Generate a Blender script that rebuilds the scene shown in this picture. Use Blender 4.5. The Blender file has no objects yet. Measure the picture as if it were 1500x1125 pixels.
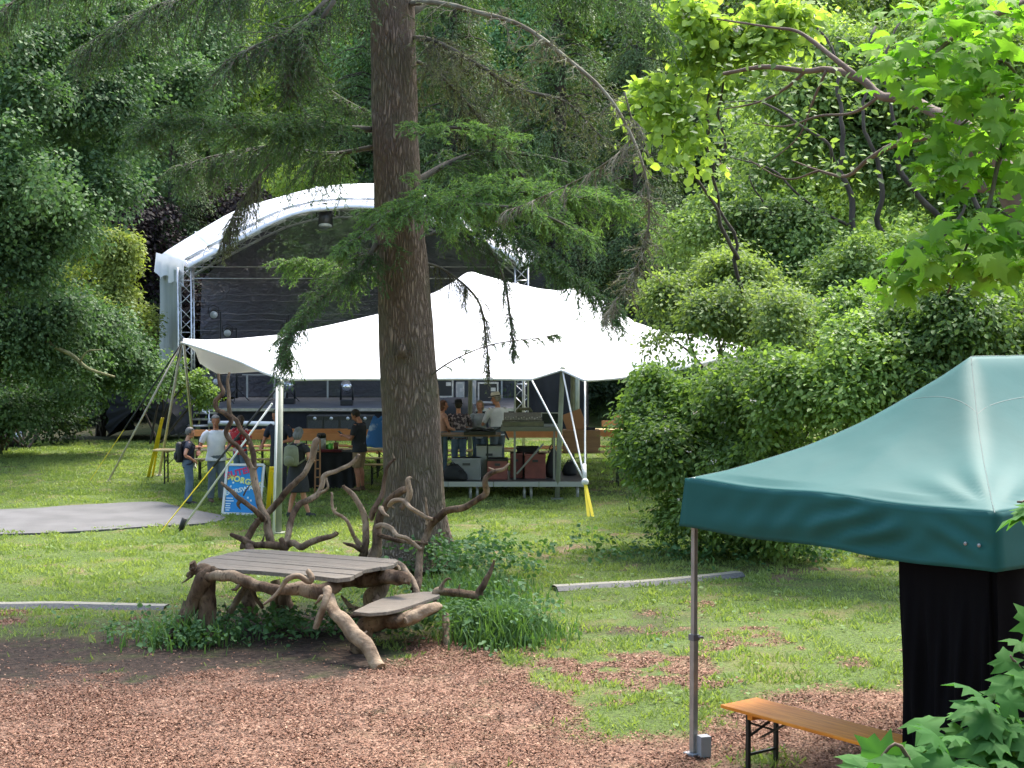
import bpy, bmesh, math, random
import numpy as np
from mathutils import Vector, Matrix, Euler, Quaternion
R = math.radians
rng = np.random.default_rng(7)
random.seed(7)
scene = bpy.context.scene
COL = scene.collection

# ------------------------------------------------------------------ camera geometry
F = 2300.0; CX = 750.0; CY = 562.5; CAMH = 3.55; HOR = 476.0
PITCH = math.atan((CY - HOR) / F)
cp, sp = math.cos(PITCH), math.sin(PITCH)
def P(x, y, D):
    u = (x - CX) / F; v = (CY - y) / F
    d = Vector((u, cp + v * sp, -sp + v * cp))
    k = D / d.y
    return Vector((d.x * k, D, CAMH + d.z * k))
def G(x, y, h=0.0):
    u = (x - CX) / F; v = (CY - y) / F
    d = Vector((u, cp + v * sp, -sp + v * cp))
    k = (h - CAMH) / d.z
    return Vector((d.x * k, d.y * k, h))
def A(x, y, D): return np.array(P(x, y, D))

cam = bpy.data.cameras.new('camera'); camo = bpy.data.objects.new('camera', cam); COL.objects.link(camo)
camo.location = (0, 0, CAMH); camo.rotation_euler = (math.pi / 2 - PITCH, 0, 0)
cam.sensor_width = 36; cam.lens = 36 * F / 1500; cam.clip_end = 600; cam.clip_start = .1
scene.camera = camo

# ------------------------------------------------------------------ noise
_perm = rng.permutation(4096)
_val = rng.random(4096)
def _h(ix, iy, iz): return _val[_perm[(_perm[(_perm[ix & 4095] + iy) & 4095] + iz) & 4095]]
def vnoise(x, y, z=0.0):
    x = np.asarray(x, float); y = np.asarray(y, float); z = np.zeros_like(x) + z
    ix, iy, iz = np.floor(x).astype(int), np.floor(y).astype(int), np.floor(z).astype(int)
    fx, fy, fz = x - ix, y - iy, z - iz
    fx = fx*fx*(3-2*fx); fy = fy*fy*(3-2*fy); fz = fz*fz*(3-2*fz)
    r = 0
    for a in (0, 1):
        for b in (0, 1):
            for c in (0, 1):
                w = (fx if a else 1-fx) * (fy if b else 1-fy) * (fz if c else 1-fz)
                r = r + w * _h(ix+a, iy+b, iz+c)
    return r
def fbm(x, y, z=0.0, o=4):
    s = 0; a = .5; t = 0
    for i in range(o):
        s = s + a * vnoise(np.asarray(x)*2**i + 17*i, np.asarray(y)*2**i + 5*i, np.asarray(z)*2**i); t += a; a *= .5
    return s / t

# ------------------------------------------------------------------ materials
def srgb(r, g, b):
    f = lambda c: ((c/255+.055)/1.055)**2.4 if c/255 > .04045 else c/255/12.92
    return (f(r), f(g), f(b))
def nt(m):
    m.use_nodes = True
    return m.node_tree.nodes, m.node_tree.links
MATS = {}
def mat(name, col, rough=.6, var=None, vscale=6, bump=0, bscale=30, metal=0, spec=.5, trans=0, stretch=(1,1,1), detail=4, sheen=0, thr=(.35,.65)):
    if name in MATS: return MATS[name]
    m = bpy.data.materials.new(name); N, L = nt(m)
    b = N['Principled BSDF']; out = N['Material Output']
    b.inputs['Roughness'].default_value = rough; b.inputs['Metallic'].default_value = metal
    b.inputs['Specular IOR Level'].default_value = spec
    tc = N.new('ShaderNodeTexCoord'); mp = N.new('ShaderNodeMapping'); mp.inputs['Scale'].default_value = stretch
    L.new(tc.outputs['Object'], mp.inputs['Vector'])
    b.inputs['Base Color'].default_value = (*col, 1)
    csock = None
    if var is not None:
        n = N.new('ShaderNodeTexNoise'); n.inputs['Scale'].default_value = vscale; n.inputs['Detail'].default_value = detail
        L.new(mp.outputs[0], n.inputs['Vector'])
        r = N.new('ShaderNodeMapRange'); r.inputs[1].default_value = thr[0]; r.inputs[2].default_value = thr[1]
        L.new(n.outputs[0], r.inputs[0])
        mx = N.new('ShaderNodeMix'); mx.data_type = 'RGBA'
        mx.inputs[6].default_value = (*col, 1); mx.inputs[7].default_value = (*var, 1)
        L.new(r.outputs[0], mx.inputs[0]); L.new(mx.outputs[2], b.inputs['Base Color']); csock = mx.outputs[2]
    if bump:
        n2 = N.new('ShaderNodeTexNoise'); n2.inputs['Scale'].default_value = bscale; n2.inputs['Detail'].default_value = 5
        L.new(mp.outputs[0], n2.inputs['Vector'])
        bp = N.new('ShaderNodeBump'); bp.inputs['Strength'].default_value = bump; bp.inputs['Distance'].default_value = .02
        L.new(n2.outputs[0], bp.inputs['Height']); L.new(bp.outputs[0], b.inputs['Normal'])
    if trans:
        t = N.new('ShaderNodeBsdfTranslucent'); t.inputs['Color'].default_value = (*col, 1)
        if csock: L.new(csock, t.inputs['Color'])
        ms = N.new('ShaderNodeMixShader'); ms.inputs[0].default_value = trans
        L.new(b.outputs[0], ms.inputs[1]); L.new(t.outputs[0], ms.inputs[2]); L.new(ms.outputs[0], out.inputs[0])
    MATS[name] = m
    return m
def leafmat(name, c1, c2, trans=.35, tcol=None, rough=.6, spec=.18, cscale=.35):
    """leaf colour varies leaf by leaf (attribute rnd) and in big clumps (noise), plus translucency"""
    ds = lambda c, k=.24: tuple(q*(1-k)+k*(.3*c[0]+.6*c[1]+.1*c[2])*w for q, w in zip(c, (1.05, 1, .8)))
    c1, c2 = ds(c1), ds(c2)
    m = bpy.data.materials.new(name); N, L = nt(m); b = N['Principled BSDF']; out = N['Material Output']
    at = N.new('ShaderNodeAttribute'); at.attribute_name = 'rnd'
    tc = N.new('ShaderNodeTexCoord'); n = N.new('ShaderNodeTexNoise'); n.inputs['Scale'].default_value = cscale; n.inputs['Detail'].default_value = 3
    L.new(tc.outputs['Object'], n.inputs['Vector'])
    r = N.new('ShaderNodeMapRange'); r.inputs[1].default_value = .35; r.inputs[2].default_value = .65
    L.new(n.outputs[0], r.inputs[0])
    ad = N.new('ShaderNodeMath'); ad.operation = 'MULTIPLY_ADD'; ad.inputs[1].default_value = .6
    h = N.new('ShaderNodeMath'); h.operation = 'MULTIPLY'; h.inputs[1].default_value = .45
    L.new(r.outputs[0], h.inputs[0]); L.new(at.outputs['Fac'], ad.inputs[0]); L.new(h.outputs[0], ad.inputs[2])
    mx = N.new('ShaderNodeMix'); mx.data_type = 'RGBA'
    mx.inputs[6].default_value = (*c1, 1); mx.inputs[7].default_value = (*c2, 1)
    L.new(ad.outputs[0], mx.inputs[0]); L.new(mx.outputs[2], b.inputs['Base Color'])
    b.inputs['Roughness'].default_value = rough; b.inputs['Specular IOR Level'].default_value = spec
    t = N.new('ShaderNodeBsdfTranslucent')
    g = N.new('ShaderNodeMix'); g.data_type = 'RGBA'; g.blend_type = 'MULTIPLY'; g.inputs[0].default_value = 1
    tc_ = tcol or (1.5, 1.6, .6)
    g.inputs[7].default_value = (*tc_, 1); L.new(mx.outputs[2], g.inputs[6]); L.new(g.outputs[2], t.inputs['Color'])
    ms = N.new('ShaderNodeMixShader'); ms.inputs[0].default_value = trans
    L.new(b.outputs[0], ms.inputs[1]); L.new(t.outputs[0], ms.inputs[2]); L.new(ms.outputs[0], out.inputs[0])
    MATS[name] = m
    return m

# ------------------------------------------------------------------ objects
def tag(o, label=None, cat=None, group=None, kind=None):
    if label: o['label'] = label
    if cat: o['category'] = cat
    if group: o['group'] = group
    if kind: o['kind'] = kind
    return o
def thing(name, loc, label, cat, group=None, rz=0):
    o = bpy.data.objects.new(name, None); COL.objects.link(o); o.location = loc; o.rotation_euler = (0, 0, rz)
    o.empty_display_size = .2
    return tag(o, label, cat, group)
def wloc(o):
    v = Vector((0, 0, 0))
    while o is not None: v += o.location; o = o.parent
    return v
def link(name, me, m=None, parent=None, loc=None):
    o = bpy.data.objects.new(name, me); COL.objects.link(o)
    if m is not None: me.materials.append(m)
    if parent is not None: o.parent = parent
    if loc is not None: o.location = loc
    return o
def copy_tree(o, parent=None):
    c = o.copy(); COL.objects.link(c)
    if parent is not None: c.parent = parent
    for ch in [x for x in KIDS(o)]: copy_tree(ch, c)
    return c
def KIDS(o): return [x for x in o.children]

class MB:
    def __init__(s): s.v = []; s.f = []; s.n = 0; s.sm = []
    def add(s, V, Fc, smooth=False):
        s.v.append(np.asarray(V, float).reshape(-1, 3)); s.f += [tuple(i + s.n for i in f) for f in Fc]
        s.sm += [smooth] * len(Fc); s.n += len(s.v[-1]); return s
    def box(s, c, d, rz=0, rx=0, ry=0, M=None):
        x, y, z = d[0]/2, d[1]/2, d[2]/2
        V = np.array([(a*x, b*y, e*z) for a in (-1, 1) for b in (-1, 1) for e in (-1, 1)])
        m = np.array((M or Euler((rx, ry, rz)).to_matrix()))
        return s.add(V @ m.T + np.array(c), [(0,1,3,2),(4,6,7,5),(0,4,5,1),(2,3,7,6),(0,2,6,4),(1,5,7,3)])
    def bar(s, a, b, w, h=None, up=(0, 0, 1)):
        a, b = Vector(a), Vector(b); d = b - a; L = d.length
        if L < 1e-6: return s
        z = d.normalized(); u = Vector(up)
        if abs(z.dot(u)) > .98: u = Vector((1, 0, 0))
        x = u.cross(z).normalized(); y = z.cross(x)
        M = Matrix((x, y, z)).transposed()
        return s.box((a + b) / 2, (w, h or w, L), M=M)
    def tube(s, pts, rad, seg=8, ell=None, side=None, caps=True, noise=0, nscale=4, smooth=True, seed=0):
        """sweep along pts; rad per point; ell: ratio of the second radius per point, side: direction of the first radius"""
        pts = np.array([tuple(p) for p in pts], float); n = len(pts)
        rad = np.full(n, rad, float) if np.isscalar(rad) else np.array(rad, float)
        el = np.ones(n) if ell is None else (np.full(n, ell, float) if np.isscalar(ell) else np.array(ell, float))
        T = np.gradient(pts, axis=0); T /= np.linalg.norm(T, axis=1)[:, None] + 1e-9
        if side is not None: X = np.array(side, float)
        else:
            X = np.array((0, 0, 1.)) if abs(T[0][2]) < .9 else np.array((1., 0, 0))
            X = np.cross(X, T[0])
        out = []
        an = np.linspace(0, 2*np.pi, seg, endpoint=False)
        for i in range(n):
            X = X - T[i] * X.dot(T[i]); X /= np.linalg.norm(X) + 1e-9
            Y = np.cross(T[i], X)
            rr = np.full(seg, rad[i])
            if noise:
                q = pts[i][None, :] + np.outer(np.cos(an), X)*rad[i] + np.outer(np.sin(an), Y)*rad[i]
                rr = rr * (1 + noise * (2*vnoise(q[:,0]*nscale+seed, q[:,1]*nscale, q[:,2]*nscale) - 1) + noise*.5*(2*vnoise(q[:,0]*nscale*3+seed, q[:,1]*nscale*3, q[:,2]*nscale*3) - 1))
            out.append(pts[i][None, :] + np.outer(np.cos(an)*rr, X) + np.outer(np.sin(an)*rr*el[i], Y))
        V = np.concatenate(out); Fc = []
        for i in range(n-1):
            for k in range(seg):
                a = i*seg+k; b = i*seg+(k+1) % seg
                Fc.append((a, b, b+seg, a+seg))
        if caps:
            Fc.append(tuple(range(seg-1, -1, -1))); Fc.append(tuple(range((n-1)*seg, n*seg)))
        return s.add(V, Fc, smooth)
    def ball(s, c, r, seg=12, rings=8, M=None, smooth=True):
        r = (r, r, r) if np.isscalar(r) else r
        V = []; Fc = []
        for i in range(1, rings):
            t = math.pi*i/rings
            for k in range(seg):
                a = 2*math.pi*k/seg
                V.append((math.sin(t)*math.cos(a)*r[0], math.sin(t)*math.sin(a)*r[1], math.cos(t)*r[2]))
        V.append((0, 0, r[2])); V.append((0, 0, -r[2])); V = np.array(V)
        if M is not None: V = V @ np.array(M).T
        nT = (rings-1)*seg
        for i in range(rings-2):
            for k in range(seg):
                a = i*seg+k; b = i*seg+(k+1) % seg
                Fc.append((a, a+seg, b+seg, b))
        for k in range(seg):
            Fc.append((nT, k, (k+1) % seg)); Fc.append((nT+1, (rings-2)*seg+(k+1) % seg, (rings-2)*seg+k))
        return s.add(V + np.array(c), Fc, smooth)
    def slab(s, poly, th, smooth=False):
        """closed polygon of 3D points, extruded straight down by th"""
        V = np.array([tuple(p) for p in poly]); n = len(V)
        W = V - np.array((0, 0, th))
        Fc = [tuple(range(n)), tuple(range(2*n-1, n-1, -1))] + [(k, n+k, n+(k+1) % n, (k+1) % n) for k in range(n)]
        return s.add(np.concatenate([V, W]), Fc, smooth)
    def grid(s, Pt, smooth=True):
        Pt = np.asarray(Pt, float); a, b = Pt.shape[:2]
        Fc = [(i*b+j, i*b+j+1, (i+1)*b+j+1, (i+1)*b+j) for i in range(a-1) for j in range(b-1)]
        return s.add(Pt.reshape(-1, 3), Fc, smooth)
    def mesh(s, name, off=None):
        V = np.concatenate(s.v)
        if off is not None: V = V - np.array(off)
        me = bpy.data.meshes.new(name); me.from_pydata(V.tolist(), [], s.f); me.validate()
        if len(me.polygons) == len(s.sm): me.polygons.foreach_set('use_smooth', s.sm)
        me.update(); return me
    def build(s, name, m, parent=None, world=True, bevel=0, loc=None):
        """world=True: points are given in world space and moved to the parent's frame"""
        off = wloc(parent) if (world and parent is not None) else (Vector(loc) if loc is not None else None)
        o = link(name, s.mesh(name, off), m, parent)
        if parent is None and loc is not None: o.location = loc
        if bevel:
            b = o.modifiers.new('bevel', 'BEVEL'); b.width = bevel; b.segments = 2; b.limit_method = 'ANGLE'
        return o

def cr(pts, k=6):
    """Catmull-Rom through points (any dimension)"""
    p = np.array([tuple(q) for q in pts], float)
    p = np.vstack([2*p[0]-p[1], p, 2*p[-1]-p[-2]]); out = []
    for i in range(1, len(p)-2):
        for t in np.linspace(0, 1, k, endpoint=False):
            a, b, c, d = p[i-1], p[i], p[i+1], p[i+2]
            out.append(.5*((2*b)+(-a+c)*t+(2*a-5*b+4*c-d)*t*t+(-a+3*b-3*c+d)*t**3))
    out.append(p[-2]); return np.array(out)

# ------------------------------------------------------------------ leaves
def nrm(v): return v / (np.linalg.norm(v, axis=-1, keepdims=True) + 1e-9)
LOBES = {  # outline of one leaf: x along the leaf, y across, z fold
 'quad': np.array([(0,0,0),(.45,.36,.06),(1,0,-.05),(.5,-.36,.06)]),
 'needle': np.array([(0,.5,0),(1,.25,0),(1,-.25,0),(0,-.5,0)]),
 'oval': np.array([(0,0,0),(.25,.24,.04),(.62,.27,.05),(1,0,-.10),(.62,-.27,.05),(.25,-.24,.04)]),
 'maple': np.array([(0,0,.0),(-.05,.20,-.02),(.02,.52,-.14),(.16,.36,-.03),(.28,.40,-.08),(.44,.58,-.20),(.48,.24,-.01),(.68,.30,-.10),(.74,.13,-.04),(1.05,0,-.26),
                    (.74,-.13,-.04),(.68,-.30,-.10),(.48,-.24,-.01),(.44,-.58,-.20),(.28,-.40,-.08),(.16,-.36,-.03),(.02,-.52,-.14),(-.05,-.20,-.02)]),
}
def leafmesh(name, C, Nn, T, Lg, shape='quad', wid=1.0):
    C = np.asarray(C, np.float32); n = len(C); S = LOBES[shape].astype(np.float32); k = len(S)
    T = nrm(T - Nn * (T*Nn).sum(1, keepdims=True)); B = np.cross(Nn, T)
    Lg = np.broadcast_to(np.asarray(Lg, np.float32), (n,)); wd = np.broadcast_to(np.asarray(wid, np.float32), (n,))
    if shape == 'maple':      # fan: centre vertex so the lobed outline shades well
        S = np.vstack([S, [(.35, 0, .05)]]).astype(np.float32)
    V = (C[:, None, :] + T[:, None, :]*(S[None, :, 0:1]*Lg[:, None, None]) + B[:, None, :]*(S[None, :, 1:2]*(Lg*wd)[:, None, None])
         + Nn[:, None, :]*(S[None, :, 2:3]*Lg[:, None, None]))
    me = bpy.data.meshes.new(name); kk = len(S)
    me.vertices.add(n*kk); me.vertices.foreach_set('co', V.astype(np.float32).reshape(-1))
    if shape == 'maple':
        t = np.array([(i, (i+1) % k, k) for i in range(k)]); idx = (np.arange(n)[:, None, None]*kk + t[None]).reshape(-1); ls = 3; nf = n*k
    elif k == 6:
        t = np.array([(0, 3, 2, 1), (0, 5, 4, 3)]); idx = (np.arange(n)[:, None, None]*kk + t[None]).reshape(-1); ls = 4; nf = n*2
    else:
        idx = (np.arange(n)[:, None]*kk + np.arange(k)[None]).reshape(-1); ls = k; nf = n
    me.loops.add(len(idx)); me.loops.foreach_set('vertex_index', idx.astype(np.int32))
    me.polygons.add(nf); me.polygons.foreach_set('loop_start', (np.arange(nf)*ls).astype(np.int32))
    try: me.polygons.foreach_set('loop_total', np.full(nf, ls, np.int32))
    except Exception: pass
    a = me.attributes.new('rnd', 'FLOAT', 'FACE'); rr = rng.random(n).astype(np.float32)
    a.data.foreach_set('value', np.repeat(rr, nf//n))
    if shape == 'maple': me.polygons.foreach_set('use_smooth', np.ones(nf, bool))
    me.update(calc_edges=True)
    return me
def rdir(n):
    v = rng.normal(size=(n, 3)); return nrm(v)
def sprays(cent, outw, per, sr, flat=.22, tilt=.55, droop=.35, jit=.35):
    """clusters of leaves on tilted, drooping plates: returns C, N, T"""
    n = len(cent)
    up = np.array((0, 0, 1.))
    sn = nrm(up[None]*.9 + outw*tilt + rdir(n)*.3)
    a = nrm(np.cross(sn, rdir(n))); b = np.cross(sn, a)
    th = rng.random((n, per))*2*np.pi; rr = np.sqrt(rng.random((n, per)))
    srr = np.asarray(sr); srr = srr[:, None] if srr.ndim else srr
    off = (a[:, None]*np.cos(th)[..., None] + b[:, None]*np.sin(th)[..., None])
    C = cent[:, None] + off*(rr*srr)[..., None] + sn[:, None]*(rng.normal(size=(n, per))*flat*srr)[..., None]
    C[..., 2] -= droop*(rr**2)*srr
    N = nrm(sn[:, None] + off*.35*rr[..., None] + rng.normal(size=(n, per, 3))*jit)
    T = nrm(off + outw[:, None]*.5 + rng.normal(size=(n, per, 3))*.45 - up*.25)
    return C.reshape(-1, 3), N.reshape(-1, 3), T.reshape(-1, 3)
def crown(blobs, n, per, sr, size, shape='quad', inner=.45, gap=.0, name='crown', wid=1.0, droop=.35, zcut=None, tilt=.75, jit=.5, gs=.6, soft=.16):
    """blobs: list of (centre, radii). Sprays mostly in the outer shell of each blob, with noise gaps"""
    bc = np.array([tuple(b[0]) for b in blobs]); br = np.array([b[1] if hasattr(b[1], '__len__') else (b[1],)*3 for b in blobs], float)
    w = (br[:, 0]*br[:, 1]*br[:, 2])**(2/3); w /= w.sum()
    m = int(n*(1.6 if gap else 1.15))
    k = rng.choice(len(bc), m, p=w); d = rdir(m)
    r = inner + (1-inner)*rng.random(m)**.6
    # lumpy surface
    lum = .78 + .44*vnoise(d[:, 0]*2.2 + k*7.3, d[:, 1]*2.2, d[:, 2]*2.2)
    r = r*(1+soft*rng.normal(size=m))
    c = bc[k] + d*br[k]*(r*lum)[:, None]
    if gap:
        g = fbm(c[:, 0]*gs, c[:, 1]*gs, c[:, 2]*gs, 2); keep = g > np.quantile(g, gap); c, d = c[keep], d[keep]
    if zcut is not None: kz = c[:, 2] > zcut; c, d = c[kz], d[kz]
    c, d = c[:n], d[:n]
    C, N, T = sprays(c, d, per, sr*(.6+.8*rng.random(len(c))), droop=droop, tilt=tilt, jit=jit)
    return leafmesh(name, C, N, T, size*(.65+.7*rng.random(len(C))), shape, wid)
# ================================================================== light
world = bpy.data.worlds.new('World'); scene.world = world; world.use_nodes = True
wn, wl = world.node_tree.nodes, world.node_tree.links
sky = wn.new('ShaderNodeTexSky'); sky.sky_type = 'NISHITA'; sky.sun_disc = False
SUN_EL, SUN_AZ = 58, 28        # azimuth measured from +Y (away from the camera) towards +X
sky.sun_elevation = R(SUN_EL); sky.sun_rotation = R(SUN_AZ); sky.air_density = 1.2; sky.dust_density = 3; sky.ozone_density = 1
wl.new(sky.outputs[0], wn['Background'].inputs[0]); wn['Background'].inputs[1].default_value = .15
sl = bpy.data.lights.new('sun', 'SUN'); sl.energy = 2.0; sl.angle = R(24); sl.color = (1, .96, .88)
so = bpy.data.objects.new('sun', sl); COL.objects.link(so)
sd = Vector((math.sin(R(SUN_AZ))*math.cos(R(SUN_EL)), math.cos(R(SUN_AZ))*math.cos(R(SUN_EL)), math.sin(R(SUN_EL))))
so.rotation_euler = sd.to_track_quat('Z', 'Y').to_euler()
scene.view_settings.view_transform = 'Standard'; scene.view_settings.look = 'None'
scene.view_settings.exposure = 2.0; scene.view_settings.gamma = 1
scene.cycles.max_bounces = 8; scene.cycles.transparent_max_bounces = 8
scene.cycles.diffuse_bounces = 3; scene.cycles.glossy_bounces = 2; scene.cycles.transmission_bounces = 4
scene.cycles.use_denoising = True

# ================================================================== ground
def topx(X, Y):
    Y = np.maximum(Y, 5.); return CX + F*X/Y, HOR + F*CAMH/Y
def interp(x, tab): return np.interp(x, [t[0] for t in tab], [t[1] for t in tab])
def sstep(a, b, x): t = np.clip((x-a)/(b-a), 0, 1); return t*t*(3-2*t)
MULCH_EDGE = [(-900,1000),(0,1000),(150,992),(300,985),(430,1003),(520,985),(600,958),(700,955),(770,975),(830,1020),(900,1075),(1000,1075),(1080,1050),(1180,1018),(1320,1008),(2400,1005)]
def zones(X, Y):
    """weights of bark mulch and bare soil at a ground point"""
    x, y = topx(X, Y)
    n1 = fbm(X*1.1, Y*1.1, 1, 4)-.5; n2 = fbm(X*4, Y*4, 2, 3)-.5
    m = sstep(-14, 14, (y - interp(x, MULCH_EDGE)) + n1*60 + n2*40)
    # patchy zone of mulch in the grass, right of the big trunk
    pz = np.exp(-((x-900)/140)**2 - ((y-1005)/60)**2)
    m = np.maximum(m, sstep(.38, .62, pz*.72 + n1*1.3 + n2*1.5)*.85)
    gr = np.exp(-((x-905)/70)**2 - ((y-1065)/22)**2) + np.exp(-((x-1120)/60)**2 - ((y-1120)/14)**2)*.8
    m = m*(1-np.clip(gr*1.2 + n2*.8, 0, 1))
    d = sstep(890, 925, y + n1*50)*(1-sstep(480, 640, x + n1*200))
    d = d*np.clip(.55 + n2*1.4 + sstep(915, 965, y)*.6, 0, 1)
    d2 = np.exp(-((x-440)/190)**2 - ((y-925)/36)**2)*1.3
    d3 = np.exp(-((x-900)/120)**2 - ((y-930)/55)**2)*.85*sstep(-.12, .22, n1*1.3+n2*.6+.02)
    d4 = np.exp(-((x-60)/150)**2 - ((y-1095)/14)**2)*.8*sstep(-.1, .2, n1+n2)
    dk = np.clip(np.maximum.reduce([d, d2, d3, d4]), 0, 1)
    # worn strip where people walk under the white tent
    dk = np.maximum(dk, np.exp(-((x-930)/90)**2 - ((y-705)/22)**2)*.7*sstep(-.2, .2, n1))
    return m, dk
def hill(X, Y):
    s = np.maximum(Y - 69 + 3*(fbm(X*.03, Y*.03, 3, 2)-.5)*6, 0)
    h = s*.42 + .012*s**1.2
    side = np.maximum(np.abs(X) - 24, 0)
    return np.minimum(h, 55) + side*.10*sstep(20, 45, Y) + .0

def ground_mesh(xs, ys, name):
    X, Y = np.meshgrid(xs, ys, indexing='ij')
    Z = hill(X, Y) + (fbm(X*.9, Y*.9, 5, 3)-.5)*.05*(np.abs(Y-16) < 60)
    m, d = zones(X, Y)
    near = (Y < 70)
    m = m*near; d = d*near
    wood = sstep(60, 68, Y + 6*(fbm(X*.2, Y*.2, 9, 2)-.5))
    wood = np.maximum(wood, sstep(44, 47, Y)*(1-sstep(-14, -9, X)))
    V = np.stack([X, Y, Z], -1)
    mb = MB(); mb.grid(V); me = mb.mesh(name)
    for nme, w in (('mulch', m), ('soil', d), ('wood', wood)):
        a = me.attributes.new(nme, 'FLOAT', 'POINT'); a.data.foreach_set('value', w.reshape(-1).astype(np.float32))
    return me
xs = np.concatenate([np.linspace(-160, -14, 50), np.arange(-13.9, 14, .11), np.linspace(14.1, 160, 50)])
ys = np.concatenate([np.linspace(-40, 7.5, 16), np.arange(7.6, 46, .11), np.linspace(46.2, 80, 70), np.linspace(81, 240, 40)])
gm = bpy.data.materials.new('ground'); N, L = nt(gm); b = N['Principled BSDF']
tc = N.new('ShaderNodeTexCoord')
def noise(sc, det=4, dist=0):
    n = N.new('ShaderNodeTexNoise'); n.inputs['Scale'].default_value = sc; n.inputs['Detail'].default_value = det
    n.inputs['Distortion'].default_value = dist
    L.new(tc.outputs['Object'], n.inputs['Vector']); return n.outputs[0]
def rmp(s, a, b_):
    r = N.new('ShaderNodeMapRange'); r.inputs[1].default_value = a; r.inputs[2].default_value = b_; L.new(s, r.inputs[0]); return r.outputs[0]
def mixc(f, a, b_):
    m = N.new('ShaderNodeMix'); m.data_type = 'RGBA'
    L.new(f, m.inputs[0])
    for i, c in ((6, a), (7, b_)):
        if isinstance(c, tuple): m.inputs[i].default_value = (*c, 1)
        else: L.new(c, m.inputs[i])
    return m.outputs[2]
def att(n):
    a = N.new('ShaderNodeAttribute'); a.attribute_name = n; return a.outputs['Fac']
g = mixc(rmp(noise(1.2), .35, .65), (.085, .13, .03), (.12, .165, .045))
g = mixc(rmp(noise(22, 5), .4, .68), g, (.045, .062, .02)); g = mixc(rmp(noise(.9, 5), .52, .68), g, (.15, .135, .055))
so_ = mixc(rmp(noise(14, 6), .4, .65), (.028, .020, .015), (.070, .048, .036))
vo = N.new('ShaderNodeTexVoronoi'); vo.inputs['Scale'].default_value = 34; vo.inputs['Randomness'].default_value = 1
L.new(tc.outputs['Object'], vo.inputs['Vector'])
hs = N.new('ShaderNodeSeparateColor'); L.new(vo.outputs['Color'], hs.inputs[0])
mu = mixc(hs.outputs[0], (.10, .055, .037), (.33, .20, .14))
mu = mixc(rmp(noise(3), .5, .7), mu, (.075, .045, .032))
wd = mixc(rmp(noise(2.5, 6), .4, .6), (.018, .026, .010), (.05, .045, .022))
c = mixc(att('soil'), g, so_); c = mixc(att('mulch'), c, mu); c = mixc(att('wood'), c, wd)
L.new(c, b.inputs['Base Color']); b.inputs['Roughness'].default_value = .9; b.inputs['Specular IOR Level'].default_value = .15
bp = N.new('ShaderNodeBump'); bp.inputs['Strength'].default_value = .8; bp.inputs['Distance'].default_value = .03
L.new(noise(30, 6), bp.inputs['Height']); L.new(bp.outputs[0], b.inputs['Normal'])
tag(link('ground', ground_mesh(xs, ys, 'ground'), gm), kind='structure')

# paved path on the left
pv = [(-400,752),(0,746),(90,741),(180,736),(232,735),(256,741),(290,748),(330,757),(300,766),(215,771),(110,778),(0,782),(-400,790)]
mp_ = mat('asphalt', (.125, .122, .122), .85, var=(.088, .086, .085), vscale=1.5, bump=.3, bscale=60)
pp = [G(x, y, .03) for x, y in pv]; pr = cr(pp + [pp[0]], 5)[:-1]
mb = MB(); mb.slab([tuple(q) for q in pr], .035); tag(mb.build('path', mp_), kind='structure')

# ================================================================== grass, mulch chips, weeds
def in_poly(px, py, poly):
    ins = np.zeros(px.shape, bool); j = len(poly)-1
    for i in range(len(poly)):
        xi, yi = poly[i]; xj, yj = poly[j]
        c_ = ((yi > py) != (yj > py)) & (px < (xj-xi)*(py-yi)/(yj-yi+1e-9)+xi); ins ^= c_; j = i
    return ins
def scatter(n, y0, y1, pad=1.12, pw=1.0):
    """random ground points in the strip the photograph looks along (and a margin each side)"""
    Y = y0 + (y1-y0)*rng.random(n)**pw
    X = (rng.random(n)*2-1)*Y*(CX/F)*pad + 0
    keep = rng.random(n) < (Y/y1 if pw == 1.0 else 1); return X[keep], Y[keep]
def onground(X, Y): return hill(X, Y) + (fbm(X*.9, Y*.9, 5, 3)-.5)*.05
grass_m = leafmat('grass_blade', (.13, .23, .035), (.34, .42, .10), trans=.35, tcol=(1.3, 1.4, .6), rough=.5, spec=.2, cscale=.5)
X, Y = scatter(1150000, 11.5, 48)
m, d = zones(X, Y); x_, y_ = topx(X, Y)
tuft = fbm(X*3.2, Y*3.2, 8, 3)
dens = np.clip(1-m*1.25, 0, 1)*np.clip(1-d*1.05, 0, 1)*(.85+.45*sstep(.35, .62, tuft))*(1-.45*sstep(.52, .66, fbm(X*.9, Y*.9, 12, 4)))
keep = (rng.random(len(X)) < dens) & ~in_poly(x_, y_, pv)
X, Y = X[keep], Y[keep]; tuft = tuft[keep]; n = len(X)
print('grass blades', n)
C = np.stack([X, Y, onground(X, Y)-.005], -1)
T = nrm(rdir(n)*np.array((1, 1, .0))*.65 + np.array((0, 0, 1.))*(.4+.6*rng.random(n))[:, None]); Nn = nrm(np.cross(T, rdir(n)))
hgt = (.022+.040*rng.random(n)**1.5)*(.6+.9*sstep(.4, .65, tuft))
lm = leafmesh('grass', C, Nn, T, hgt, 'needle', .22*(1+Y/60))
tag(link('grass', lm, grass_m), kind='stuff', label='short mown lawn grass with worn patches', cat='grass')
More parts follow.
